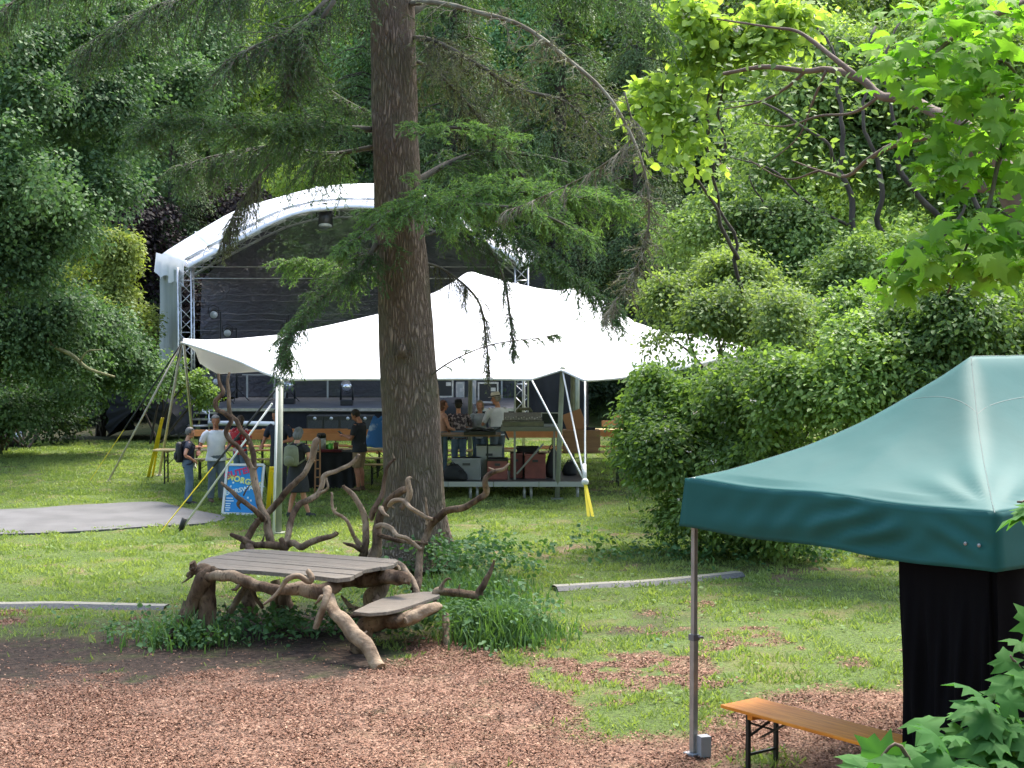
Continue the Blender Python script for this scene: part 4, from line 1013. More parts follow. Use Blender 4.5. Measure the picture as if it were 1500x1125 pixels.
def strap(a, b_, w, m, nm='strap'):
    mb = MB(); mb.bar(a, b_, w, .012); return mb.build(nm, m, te)
def rope(a, b_, r, m, nm='rope', sag=.0):
    a, b_ = Vector(a), Vector(b_); mb = MB(); mb.tube([a+(b_-a)*t-Vector((0, 0, sag*math.sin(math.pi*t))) for t in np.linspace(0, 1, 7)], r, 6); return mb.build(nm, m, te)
cL = P(266, 503, 35.6)
pole(G(158, 706), cL, .022, pole_w, 'prop')
def lerp(a, b_, t): return Vector(a)+(Vector(b_)-Vector(a))*t
e = G(129, 708); rope(cL, lerp(cL, e, .63), .02, rope_k, 'cord'); strap(lerp(cL, e, .62), e, .07, strap_y)
e = G(217, 699); q = P(238, 612, 35.4); rope(cL, q, .012, rope_k, 'cord'); strap(q, e, .07, strap_y); strap(q, e+Vector((.08, .1, 0)), .05, strap_y)
# straps at the front left pole
c1 = P(411, 562, 27.2); e = G(233, 782); q = lerp(P(438, 530, 28.5), e, .58); rope(P(400, 585, 27), P(388, 588, 27), .012, rope_k, 'cord')
q = P(312, 684, 26.8); rope(c1, q, .02, rope_k, 'cord'); strap(q, e, .075, strap_y)
e2 = G(264, 778); pole(e2, P(398, 592, 26.9), .017, rope_w, 'prop'); MB().tube([e2, e2+Vector((.08, .0, .22))], .05, 8).build('tensioner', rope_k, te)
strap(P(398, 684, 26.9), G(391, 765), .08, strap_y); strap(P(398, 690, 26.9), G(404, 770), .05, strap_y)
rope(c1, G(408, 775)+Vector((0, 0, .0)), .014, rope_w)
# front anchor on the right
an_ = P(857, 706, 29.4); 
for q in (P(779, 557, 31.0), P(824, 543, 31.6), P(857, 559, 30.8)): rope(q, an_, .018, rope_w)
MB().ball(an_, .07, 8, 6).tube([an_+Vector((0,0,.02)), P(856, 680, 29.6)], .035, 6).build('knot', rope_w, te)
for dx in (0, .07): strap(an_, G(862+dx*90, 757), .055, strap_y)
rope(P(957, 550, 33.5), P(955, 590, 34), .02, rope_w); strap(P(955, 588, 34), G(951, 708), .07, strap_y)
# ================================================================== green canopy tent
canopy_m = mat('canopy_green', (.008, .080, .073), .6, var=(.010, .090, .083), vscale=1.5, bump=.12, bscale=5, spec=.22)
_b = canopy_m.node_tree.nodes['Principled BSDF']; _b.inputs['Sheen Weight'].default_value = .0; _b.inputs['Sheen Roughness'].default_value = .35; _b.inputs['Sheen Tint'].default_value = (.55, .95, .95, 1)
steel = mat('grey_steel', (.36, .36, .35), .4, metal=.5, var=(.28, .28, .27), vscale=9)
cl = np.array((1.45, 12.85)); cn = np.array((3.24, 10.5)); sdir = (cn-cl)/np.linalg.norm(cn-cl); pd = np.array((-sdir[1], sdir[0])); pd = pd if pd[0] > 0 else -pd
SL = np.linalg.norm(cn-cl); LL = SL*1.5; ZE = 2.285; ZP = 3.33
can = thing('canopy_tent', (*(cl+(cn-cl)*.5+pd*LL/2), 0), 'dark green pop up canopy with pointed roof and black side curtain at the right', 'canopy')
def loc(s, t, z): q = cl+sdir*s*SL+pd*t*LL; return np.array((q[0], q[1], z))
# roof: short side s in 0..1, long side t in 0..1; ridge from t=.333 to t=.667 at s=.5
def roofz(s, t):
    ds = 1-abs(2*s-1); tt = t*1.5; dt = min(tt, 1.5-tt)/.585; dt = min(dt, 1)
    k_ = .10; hh_ = max(k_-abs(ds-dt), 0)/k_; h = max(0, min(ds, dt)-hh_*hh_*k_*.25*min(1, ds*8)*min(1, dt*8))
    z = ZE+(ZP-ZE)*(.62*h+.38*h**2.6)
    return z
ns, ntt = 73, 109; rows = []
for i in range(ns):
    s = i/(ns-1); row = []
    for j in range(ntt):
        t = j/(ntt-1); z = roofz(s, t); p = loc(s, t, z)
        # creases fanning from the near corner, gentle sag between the frame members
        dx = (1-s)*SL; dy = t*LL; r_ = math.hypot(dx, dy); a = math.atan2(dy, dx)
        p[2] += .013*math.sin(a*17+.6)*math.exp(-((r_-.55)/.45)**2)*min(1, r_*4)*min(1, t*25, (1-s)*25) - .035*math.sin(math.pi*min(1, s*2 if s < .5 else 2-2*s))*math.sin(math.pi*min(1, t*3))*.5
        p[2] -= .02*math.sin(math.pi*2*s)**2*(t < .02)
        p[2] += .022*(float(fbm(s*5+t*3, t*7-s*2, 3, 3))-.5)*min(1, t*12, (1-t)*12, s*12, (1-s)*12)
        row.append(p)
    rows.append(row)
mb = MB(); mb.grid(np.array(rows)); o = mb.build('roof', canopy_m, can); s_ = o.modifiers.new('thickness', 'SOLIDIFY'); s_.thickness = .006
# seams along the hips and the cap
mb = MB()
def rp_(s, t, dz=.004):
    a, b2 = s*(ns-1), t*(ntt-1); i, j = min(int(a), ns-2), min(int(b2), ntt-2); u, v = a-i, b2-j
    q = (rows[i][j]*(1-u)*(1-v)+rows[i+1][j]*u*(1-v)+rows[i][j+1]*(1-u)*v+rows[i+1][j+1]*u*v).copy(); q[2] += dz; return q
for (a, b_) in (((0, 0), (.5, .39)), ((1, 0), (.5, .39)), ((0, 1), (.5, .61)), ((1, 1), (.5, .61)), ((.5, .39), (.5, .61))):
    mb.tube([rp_(a[0]+(b_[0]-a[0])*k, a[1]+(b_[1]-a[1])*k) for k in np.linspace(0, 1, 37)], .005, 4, caps=False)
capl = []
for k in np.linspace(0, 1, 15): capl.append(rp_(.35+.3*k, .275+.02*math.sin(math.pi*k)))
mb.tube(capl, .005, 4, caps=False); capl = []
for k in np.linspace(0, 1, 21): capl.append(rp_(.65-.03*math.sin(math.pi*k), .275+.45*k))
mb.tube(capl, .005, 4, caps=False)
mb.build('seam', mat('seam_green', (.012, .06, .055), .6), can)
# valance: one continuous skirt round the four corners, with slanting folds
per = []
for (a, b2, nrm_) in (((0, 0), (1, 0), -pd), ((1, 0), (1, 1), sdir), ((1, 1), (0, 1), pd), ((0, 1), (0, 0), -sdir)):
    for k in range(70): u = k/70; per.append((a[0]+(b2[0]-a[0])*u, a[1]+(b2[1]-a[1])*u, np.array(nrm_), u))
nP = len(per); R_ = []
for i in range(nP+1):
    s, t, o2, u = per[i % nP]; sd0 = (i % nP)//70
    prev = per[(i-1) % nP][2]
    o2 = nrm(o2+prev)*1.35 if u == 0 else o2
    col = []; e_ = math.sin(math.pi*u)
    for j in range(14):
        v = j/13; hgt = .385
        fold = .020*math.sin(v*9+u*6)*e_**.6
        dia = .034*math.sin((u*1.0+v*.35)*38)*math.exp(-((u-.56-v*.12)/.12)**2)+.028*math.sin((u-v*.3)*44)*math.exp(-((u-.93)/.09)**2)+.012*math.sin((u+v*.1)*60)*e_
        q = loc(s, t, ZE-hgt*v+.008*(v == 0)-.02*math.sin(2*math.pi*u)**2*(sd0 % 2 == 0)); off = .022+.035*v+(fold*v+dia*math.sin(math.pi*v))*e_**.3
        q[0] += o2[0]*off; q[1] += o2[1]*off; col.append(q)
    R_.append(col)
mb = MB(); mb.grid(np.array(R_)); o = mb.build('valance', canopy_m, can); s_ = o.modifiers.new('thickness', 'SOLIDIFY'); s_.thickness = .004
mb = MB()
for u in (.972, .935): q = loc(u, 0, ZE-.22); q[0] -= pd[0]*.05; q[1] -= pd[1]*.05; mb.tube([q, q-np.array((pd[0], pd[1], 0))*.008], .013, 10)
mb.build('eyelet', steel, can)
for (s, t) in ((0, 0), (1, 0), (0, 1), (1, 1)):
    q = loc(s, t, 0); ins = .035 if (s, t) == (0, 0) else .075; q[0] += (pd[0]*(1 if t == 0 else -1)+sdir[0]*(1 if s == 0 else -1))*ins; q[1] += (pd[1]*(1 if t == 0 else -1)+sdir[1]*(1 if s == 0 else -1))*ins
    mb = MB(); mb.box((q[0], q[1], 1.55), (.042, .042, 1.5), rz=.6); mb.box((q[0], q[1], .5), (.052, .052, .95), rz=.6); lg = mb.build('leg', steel, can, bevel=.005)
    MB().box((q[0], q[1], .015), (.12, .12, .014), rz=.6).box((q[0]+.08, q[1]-.05, .09), (.09, .09, .17), rz=.3).build('foot', mat('foot_grey', (.25, .26, .28), .5), lg)
    MB().box((q[0], q[1], .98), (.066, .066, .05), rz=.6).tube([(q[0]+.03, q[1]-.02, .985), (q[0]+.075, q[1]-.03, .985)], .012, 8).build('collar', mat('collar_grey', (.13, .13, .14), .5), lg)
# scissor frame under the roof
mb = MB()
for (a, b_) in (((0, 0), (.5, 0)), ((.5, 0), (1, 0)), ((0, 0), (0, .5)), ((0, .5), (0, 1)), ((1, 0), (1, .5)), ((1, .5), (1, 1)), ((0, 1), (1, 1))):
    cc_ = loc(.5, .5, 0); inn = lambda q: q+np.array((*(nrm(cc_[:2]-q[:2])*.09), 0))
    mb.bar(inn(loc(*a, ZE-.08)), inn(loc(*b_, ZE-.34)), .02); mb.bar(inn(loc(*a, ZE-.34)), inn(loc(*b_, ZE-.08)), .02)
for t in (.39, .61): mb.bar(loc(.5, t, ZE-.2), loc(.5, t, ZP-.16), .04)
for t in (1/3,): mb.bar(loc(0, t, ZE-.1), loc(1, t, ZE-.1), .02)
mb.build('frame', steel, can)
# black curtain behind the near half of the front side
bl_nyl = mat('black_nylon', (.0035, .0038, .005), .85, spec=.06, bump=.15, bscale=8)
R_ = []
for i, u in enumerate(np.linspace(.715, 1.0, 60)):
    row = []
    for j in range(24):
        v = j/23; k = u+.03*v*(1-(u-.715)/.3); q = loc(k, .012, ZE-.12-(ZE-.14)*v)
        w = (.035*math.sin(u*85-v*5)+.02*math.sin(u*190+v*8)+.03*math.sin((u+v*.12)*38))*sstep(.12, .5, v)
        q[0] += pd[0]*(w*.6-.015); q[1] += pd[1]*(w*.6-.015); row.append(q)
    R_.append(row)
mb = MB(); mb.grid(np.array(R_)); o = mb.build('side_curtain', bl_nyl, can)
R_ = []
for i, u in enumerate(np.linspace(0, 1, 90)):
    row = []
    for j in range(12):
        v = j/11; q = loc(1, u, ZE-.12-(ZE-.14)*v); w = .04*math.sin(u*70-v*3)*(.3+.7*v); q[0] -= sdir[0]*(.05+w); q[1] -= sdir[1]*(.05+w); row.append(q)
    R_.append(row)
mb = MB(); mb.grid(np.array(R_)); mb.build('side_curtain', bl_nyl, can)

# ================================================================== beer bench near the canopy
varn = mat('varnished_pine', (.74, .27, .03), .5, var=(.58, .18, .02), vscale=3, stretch=(1.2, 14, 3), spec=.25, bump=.08, detail=3)
varn2 = mat('varnished_pine_row', (.58, .25, .09), .5, var=(.48, .19, .06), vscale=3)
pale_pine = mat('pale_pine', (.50, .38, .17), .55, var=(.42, .30, .13), vscale=4)
frame_m = mat('folding_frame', (.012, .016, .013), .45)
def plank_bench(L_, W_, H_, name, label, cat, loc_, rz, wood, group=None, back=False, th=.028):
    t = thing(name, loc_, label, cat, group, rz)
    def part(n_, mb, m, bev=0): return mb.build(n_, m, t, world=False, bevel=bev)
    part('tabletop' if H_ > .6 else 'seat', MB().box((0, 0, H_-th/2), (L_, W_, th)), wood, .006)
    part('batten', MB().box((-L_*.36, 0, H_-th-.02), (.05, W_*.9, .04)).box((L_*.36, 0, H_-th-.02), (.05, W_*.9, .04)), wood)
    for s in (-1, 1):
        mb = MB(); x = s*L_*.38
        for q in (-1, 1): mb.bar((x, q*W_*.38, 0), (x, q*W_*.38, H_-th), .03)
        mb.bar((x, -W_*.38, .12), (x, W_*.38, .12), .02); mb.bar((x, -W_*.38, H_*.55), (x, W_*.38, H_-.1), .016); mb.bar((x, W_*.38, H_*.55), (x, -W_*.38, H_-.1), .016)
        mb.bar((x, 0, H_*.5), (x-s*L_*.16, 0, H_-th), .016)
        part('leg_frame', mb, frame_m)
    if back:
        part('backrest', MB().box((0, W_/2+.03, .80), (L_, .02, .16), rx=-.15), wood, .005)
        [part('back_bracket', MB().bar((s*L_*.36, W_/2-.02, H_-.05), (s*L_*.36, W_/2+.045, .80), .03), frame_m) for s in (-1, 1)]
    return t
# solve the bench from its visible edge: left end corners, running towards the camera along the canopy side
bl_ = np.array((1.686, 12.6)); d2 = sdir; wd = pd*.42
c_ = bl_+d2*1.1+wd/2
near = plank_bench(2.2, .42, .48, 'folding_bench', 'orange varnished folding bench under the green canopy', 'bench', (c_[0], c_[1], 0), math.atan2(d2[1], d2[0]), varn)

# ================================================================== driftwood table and seat
drift = bpy.data.materials.new('driftwood'); N, L = nt(drift); b = N['Principled BSDF']
tc = N.new('ShaderNodeTexCoord')
def nz(sc, det=5, st=(1,1,1), di=0):
    mp = N.new('ShaderNodeMapping'); mp.inputs['Scale'].default_value = st; L.new(tc.outputs['Object'], mp.inputs[0])
    n = N.new('ShaderNodeTexNoise'); n.inputs['Scale'].default_value = sc; n.inputs['Detail'].default_value = det; n.inputs['Distortion'].default_value = di; L.new(mp.outputs[0], n.inputs[0]); return n.outputs[0]
def rng_(s, a, b2): r = N.new('ShaderNodeMapRange'); r.inputs[1].default_value = a; r.inputs[2].default_value = b2; L.new(s, r.inputs[0]); return r.outputs[0]
def mx_(f, a, b2):
    m = N.new('ShaderNodeMix'); m.data_type = 'RGBA'; L.new(f, m.inputs[0])
    for i, c in ((6, a), (7, b2)):
        if isinstance(c, tuple): m.inputs[i].default_value = (*c, 1)
        else: L.new(c, m.inputs[i])
    return m.outputs[2]
c = mx_(rng_(nz(7, 6, (1, 1, .5), 1), .38, .62), (.050, .030, .018), (.155, .10, .062)); c = mx_(rng_(nz(2.6, 4, (1, 1, .6)), .46, .66), c, (.34, .25, .165)); c = mx_(rng_(nz(40, 3, (1, 1, .4)), .55, .75), c, (.035, .022, .016))
L.new(c, b.inputs['Base Color']); b.inputs['Roughness'].default_value = .85; b.inputs['Specular IOR Level'].default_value = .2
bp = N.new('ShaderNodeBump'); bp.inputs['Strength'].default_value = .9; bp.inputs['Distance'].default_value = .02; L.new(nz(24, 6, (1, 1, .45), .8), bp.inputs['Height']); L.new(bp.outputs[0], b.inputs['Normal'])
drift_l = mat('driftwood_bleached', (.36, .26, .165), .8, var=(.17, .11, .065), vscale=7, bump=.9, bscale=22)
plank_m = mat('weathered_plank', (.27, .225, .175), .8, var=(.17, .14, .105), vscale=4, stretch=(1.2, 18, 6), bump=.9, bscale=9, thr=(.3, .7))
tb = thing('driftwood_table', G(430, 925), 'rustic plank table on driftwood roots with antler like boughs along its back', 'table')
def limb(pts, r, name='bough', parent=tb, m=None, D=None, noise=.24, seg=12):
    """pts (x, y, D) in photo pixels at distance D; r: radii in metres"""
    w = [tuple(P(*q)) for q in pts]; k = 9; r = [q*(.70 if name == 'bough' else .80) for q in r]; c = cr(w, k); rr = np.interp(np.linspace(0, 1, len(c)), np.linspace(0, 1, len(r)), r)
    mb = MB(); sd_ = random.random()*50; jit = (np.stack([fbm(c[:, 2]*5+sd_, c[:, 0]*5, i, 2) for i in range(3)], -1)-.5)*np.minimum(rr, .05)[:, None]*1.6; jit[0] = 0; jit[-1] = 0
    c = c+jit
    n_ = len(c); an = np.linspace(0, 2*np.pi, 16, endpoint=False); T_ = nrm(np.gradient(c, axis=0)); Xv = np.cross((0.3, .2, 1.), T_[0]); rings = []; sl_ = np.concatenate([[0], np.cumsum(np.linalg.norm(np.diff(c, axis=0), axis=1))])
    for i_ in range(n_):      # fluted, grooved section that twists slowly along the wood
        Xv = nrm(Xv-T_[i_]*Xv.dot(T_[i_])); Yv = np.cross(T_[i_], Xv); a_ = an+sl_[i_]*1.2
        g_ = 1+.32*(vnoise(np.cos(a_)*1.1+sd_, np.sin(a_)*1.1, sl_[i_]*3)-.5)+.22*(vnoise(np.cos(a_)*3+sd_, np.sin(a_)*3, sl_[i_]*5)-.5)+.12*(vnoise(np.cos(a_)*7, np.sin(a_)*7+sd_, sl_[i_]*14)-.5)
        rings.append(c[i_]+np.outer(np.cos(an)*rr[i_]*g_, Xv)+np.outer(np.sin(an)*rr[i_]*g_, Yv))
    base_n = mb.n; Fq = [(i_*16+k_, i_*16+(k_+1) % 16, (i_+1)*16+(k_+1) % 16, (i_+1)*16+k_) for i_ in range(n_-1) for k_ in range(16)]
    mb.add(np.concatenate(rings), Fq, True); mb.add(rings[0], [tuple(range(15, -1, -1))]); e2_ = rings[-1]+T_[-1]*(rng.random(16)*rr[-1]*.5)[:, None]; mb.add(np.concatenate([rings[-1], e2_]), [(k_, (k_+1) % 16, 16+(k_+1) % 16, 16+k_) for k_ in range(16)]+[tuple(range(16, 32))])
    for i in range(2, len(c)-2):     # knots and broken side twigs
        if random.random() < .03: mb.ball(c[i]+rdir(1)[0]*rr[i]*.55, rr[i]*.5, 7, 5)
        if random.random() < .015:
            d = rdir(1)[0]; mb.tube([c[i], c[i]+d*rr[i]*2.0, c[i]+(d+np.array((0, 0, .3)))*rr[i]*3.2], [rr[i]*.5, rr[i]*.35, rr[i]*.12], 6, noise=.2)
    return mb.build(name, m or drift, parent)
H = .80
def tp(x, y, h=H): return np.array(G(x, y, h))
outline = [(285,829),(292,823),(304,817),(335,810),(359,804.5),(400,805),(470,811),(540,815.5),(580,818.5),(583,822),(576,827),(566,829.5),(546,832),(533,835),(524,840),(513,845.5),(494,847.5),(470,845),(440,841),(380,836),(320,833)]
pw = [tp(*q) for q in outline]
# boards: split the outline by lines running left to right
fa, fb_ = tp(287, 829), tp(500, 847); ax = nrm((fb_-fa)[:2]); nx_ = np.array((-ax[1], ax[0]))
poly = np.array([[(p[:2]-fa[:2]).dot(ax), (p[:2]-fa[:2]).dot(nx_)] for p in pw])
def clip(poly, lo_, hi_):
    def cut(pl, v, sgn):
        out = []
        for i in range(len(pl)):
            a, b2 = pl[i-1], pl[i]; ia, ib = (a[1]-v)*sgn >= 0, (b2[1]-v)*sgn >= 0
            if ia != ib: t = (v-a[1])/(b2[1]-a[1]); out.append(a+(b2-a)*t)
            if ib: out.append(b2)
        return out
    return cut(cut(list(poly), lo_, 1), hi_, -1)
v0, v1 = poly[:, 1].min(), poly[:, 1].max(); nb = 5; e_ = np.linspace(v0, v1, nb+1)
for i in range(nb):
    pl = clip(poly, e_[i]+.010, e_[i+1]-.010)
    if len(pl) < 3: continue
    W3 = [(fa[0]+ax[0]*a+nx_[0]*b2, fa[1]+ax[1]*a+nx_[1]*b2, H+random.uniform(-.004, .004)) for a, b2 in pl]
    mb = MB(); mb.slab(W3, .045); o = mb.build('plank', plank_m, tb, bevel=.006)
limb([(338,782,19.6),(358,791,19.5),(382,798,19.4),(402,800,19.4),(426,794,19.3),(442,799,19.2),(466,791,19.1),(493,781,19)], [.035,.06,.06,.065,.055,.055,.05,.04])
limb([(358,803,19.5),(362,790,19.6),(380,765,19.7),(402,740,19.8),(425,714,19.8),(446,692,19.8),(458,672,19.8),(465,645,19.8)], [.07,.06,.055,.06,.055,.05,.06,.07])
limb([(398,802,19.5),(393,785,19.5),(386,755,19.6),(378,734,19.7),(371,700,19.7),(364,680,19.7),(350,656,19.7),(331,635,19.7),(340,615,19.7),(330,604,19.7),(318,600,19.8),(317,588,19.8),(328,576,19.8),(322,560,19.8),(320,548,19.8)], [.075,.07,.065,.06,.055,.05,.045,.045,.045,.045,.042,.04,.036,.032,.025])
limb([(378,734,19.7),(373,690,19.8),(370,660,19.9),(364,640,19.9),(353,627,19.9),(345,615,19.9),(335,604,19.9),(335,580,19.9),(334,560,19.9),(336,546,19.9)], [.05,.045,.045,.042,.04,.042,.04,.034,.03,.022])
limb([(386,762,19.5),(372,747,19.4),(348,728,19.4),(336,718,19.4),(324,707,19.4)], [.055,.05,.045,.035,.02])
limb([(354,730,19.4),(348,738,19.4),(352,746,19.4)], [.04,.035,.01]); limb([(357,726,19.4),(362,716,19.4),(369,708,19.4)], [.015,.012,.006])
limb([(415,802,19.4),(420,788,19.5),(423,768,19.6),(430,750,19.7),(440,738,19.8),(456,730,19.8),(468,724,19.8),(474,710,19.8),(477,698,19.8),(492,690,19.8),(510,681,19.8),(526,666,19.8)], [.07,.055,.06,.05,.05,.055,.05,.045,.045,.04,.035,.028])
limb([(468,724,19.8),(480,716,19.7),(478,700,19.7)], [.03,.022,.015])
limb([(420,805,19.3),(412,790,19.3)], [.06,.045]); limb([(366,815,19.2),(364,800,19.4)], [.08,.07])
# right group
limb([(548,818,19.2),(549,795,19.2),(551,771,19.3),(556,750,19.3),(565,736,19.3),(581,722,19.2),(596,716,19.1),(600,704,19.1)], [.10,.085,.08,.075,.075,.07,.065,.035])
limb([(541,760,19.3),(546,745,19.3),(560,722,19.4),(562,705,19.4),(566,688,19.4),(572,678,19.4),(579,672,19.4)], [.05,.05,.045,.035,.03,.025,.02])
limb([(578,675,19.4),(577,670,19.4),(575,664,19.4)], [.014,.01,.004], m=drift_l)
limb([(530,816,19.2),(535,795,19.2),(539,770,19.3),(532,750,19.3),(520,730,19.3),(511,720,19.3),(503,712,19.3)], [.075,.065,.06,.05,.048,.045,.03])
limb([(528,800,19.2),(519,787,19.2),(510,766,19.1),(500,757,19.1),(490,750,19.1),(486,735,19.1),(485,722,19.1)], [.05,.035,.032,.03,.028,.025,.02], m=drift_l)
limb([(533,808,19.2),(520,800,19.1),(510,797,19),(503,795,19)], [.05,.035,.03,.015])
limb([(558,745,19.2),(562,752,19),(570,757,18.9)], [.045,.035,.01], m=drift_l)
limb([(570,742,19.2),(576,735,19.1),(590,734,19),(603,743,18.9),(613,751,18.9),(625,757,18.9),(634,760,18.9)], [.04,.045,.042,.04,.036,.034,.03], m=drift_l)
limb([(552,772,19.1),(562,770,19),(574,775,18.9),(582,784,18.8),(596,790,18.8),(606,797,18.8),(617,804,18.8)], [.045,.04,.045,.04,.038,.036,.03], m=drift_l)
limb([(555,782,19.2),(572,789,19.1),(590,793,19),(608,795,18.9),(626,796,18.9)], [.04,.04,.035,.035,.03])
limb([(604,866,18.6),(611,848,18.7),(616,825,18.8),(618,802,18.9),(624,785,19),(632,768,19),(648,753,18.9),(668,745,18.8),(686,739,18.7),(700,732,18.6),(711,722,18.6),(710,705,18.5),(715,697,18.5),(726,690,18.5),(738,687,18.5),(746,679,18.5)], [.09,.07,.065,.06,.06,.065,.06,.055,.055,.055,.06,.05,.045,.04,.03,.014])
limb([(726,690,18.5),(721,687,18.5),(716,685,18.5)], [.035,.02,.012], m=drift_l); limb([(652,750,18.9),(651,746,18.9)], [.03,.015])
limb([(624,768,18.9),(625,755,18.9),(624,742,18.9),(623,729,18.9)], [.026,.025,.022,.018], m=drift_l)
limb([(577,824,18.8),(590,832,18.6),(603,845,18.4),(610,858,18.2),(612,872,18.1)], [.05,.05,.048,.045,.045], m=drift_l)
limb([(586,745,19),(600,725,19),(598,706,19),(602,700,19)], [.04,.055,.05,.02])
# legs and beams under the top
limb([(300,838,17.7),(303,860,17.7),(302,890,17.65),(300,920,17.6),(300,944,17.5)], [.13,.125,.12,.125,.14], 'leg', noise=.3, seg=14)
limb([(318,838,17.6),(300,848,17.6),(284,870,17.6),(275,895,17.6),(264,915,17.5),(248,944,17.4)], [.10,.12,.10,.085,.075,.06], 'leg', noise=.3)
limb([(273,880,18),(268,905,18),(262,930,18)], [.05,.06,.05], 'leg')
limb([(276,842,17.8),(282,835,17.7),(290,838,17.7)], [.05,.05,.04]); limb([(281,824,17.6),(281,831,17.6)], [.05,.055]); limb([(282,842,17.7),(272,850,17.7),(266,854,17.7)], [.02,.015,.008])
limb([(305,845,17.5),(330,843,17.3),(355,850,17.2),(385,860,17.1),(415,864,17),(445,866,17),(470,868,17),(492,860,17.1)], [.06,.075,.08,.075,.08,.10,.11,.09], 'beam', noise=.3)
limb([(452,838,16.9),(457,846,16.85),(453,850,16.85),(436,846,16.8),(423,850,16.8),(412,862,16.8),(402,873,16.8),(386,885,16.8)], [.04,.045,.045,.042,.04,.032,.028,.02], m=drift_l)
limb([(478,862,16.8),(474,880,16.7),(470,895,16.7),(462,920,16.7)], [.07,.05,.055,.045], m=drift_l); 
limb([(461,885,16.7),(466,880,16.7),(470,874,16.7)], [.008,.025,.03], m=drift_l)
limb([(480,868,17),(488,890,16.8),(498,908,16.6),(515,924,16.5),(533,940,16.35),(545,955,16.25),(556,978,16.15)], [.08,.085,.09,.10,.095,.085,.085], 'leg', m=drift_l, noise=.18, seg=14)
limb([(360,860,18.5),(345,885,18.3),(332,908,18.2)], [.05,.05,.045], 'leg'); limb([(366,862,19),(366,910,18.9)], [.11,.12], 'leg'); limb([(403,850,19),(404,905,19)], [.07,.07], 'leg'); limb([(415,862,19),(418,900,19)], [.10,.11], 'leg')
limb([(370,865,18),(378,880,18),(384,890,18)], [.04,.035,.03])
limb([(500,852,18),(530,850,18),(560,848,17.9),(585,849,17.7),(596,853,17.6)], [.09,.12,.11,.10,.05], 'beam', noise=.3, seg=14)
limb([(560,835,18.4),(572,830,18.4),(584,832,18.3)], [.07,.07,.05])
limb([(560,850,18.2),(550,870,18.2),(545,890,18.2),(530,910,18.2),(528,935,18)], [.12,.14,.13,.13,.16], 'leg', noise=.3, seg=14)
se = thing('driftwood_bench', G(590, 945), 'low plank seat on a curved driftwood log at the right of the table', 'seat')
sp_ = [(517,895.5),(540,884),(560,876),(583,871),(621,866.5),(644,866.5),(644,872),(607,885),(585,892),(566,896),(540,898)]
mb = MB(); mb.slab([tuple(G(x, y, .47)) for x, y in sp_], .04); mb.build('plank', plank_m, se, bevel=.006)
limb([(640,888,17.6),(625,895,17.3),(605,904,17.1),(585,908,17),(560,910,17),(540,912,17),(528,925,17),(530,950,16.9)], [.07,.10,.11,.11,.11,.12,.13,.14], 'log', se, m=None, noise=.25, seg=14)
limb([(642,889,17.4),(628,893,17.05),(610,901,16.95),(595,910,16.9)], [.05,.075,.08,.05], 'log', se, m=drift_l, seg=12)
limb([(651,900,17.6),(654,915,17.5),(656,932,17.4),(657,948,17.3)], [.05,.06,.06,.055], 'leg', se, m=drift_l)
limb([(500,905,17.2),(515,903,17.1),(530,900,17.2)], [.03,.03,.03], 'bough', se)
limb([(640,880,17.9),(644,868,17.9),(655,868,17.9),(670,870,17.9),(685,873,17.9),(698,874,17.9),(703,866,17.9),(712,850,17.9),(719,836,17.9),(723,821,17.9)], [.05,.075,.06,.06,.06,.07,.06,.05,.035,.015], 'bough', se)
limb([(646,862,17.9),(650,853,17.9),(656,848,17.9),(661,849,17.9)], [.04,.025,.02,.01], 'bough', se); limb([(672,866,17.9),(674,856,17.9)], [.025,.01], 'bough', se)

# ================================================================== cable ramps on the grass
def ramp(px, name, label):
    c = [np.array(G(x, y)) for x, y in px]; t = thing(name, tuple(c[len(c)//2]), label, 'cable cover', 'long cable covers on the lawn'); m1 = mat('ramp_grey', (.12, .12, .115), .7, var=(.07, .07, .07), vscale=40); m2 = mat('ramp_pale', (.27, .25, .19), .7, var=(.19, .18, .14), vscale=20)
    cc = cr(c, 5); d = nrm(np.gradient(cc, axis=0)); sd2 = np.stack([-d[:, 1], d[:, 0], 0*d[:, 0]], -1); sd2[:, :] *= np.sign(sd2[:, 1:2]+1e-9)
    def strip(o0, o1, z0, z1): return np.stack([cc+sd2*o0+np.array((0, 0, z0)), cc+sd2*o1+np.array((0, 0, z1))], 1)
    mb = MB(); mb.grid(strip(-.13, -.05, .0, .055), smooth=False); mb.build('front_slope', m1, t)
    mb = MB(); mb.grid(strip(-.05, .10, .055, .055), smooth=False); mb.grid(strip(.10, .18, .055, .0), smooth=False); mb.build('lid', m2, t)
ramp([(-250,886),(-100,888),(0,890),(80,889),(160,891),(243,893)], 'cable_ramp', 'long grey cable ramp at the left edge of the worn ground')
ramp([(813,864),(880,860),(940,857),(1000,852),(1050,847),(1084,843)], 'cable_ramp', 'long pale cable ramp on the lawn left of the green canopy')
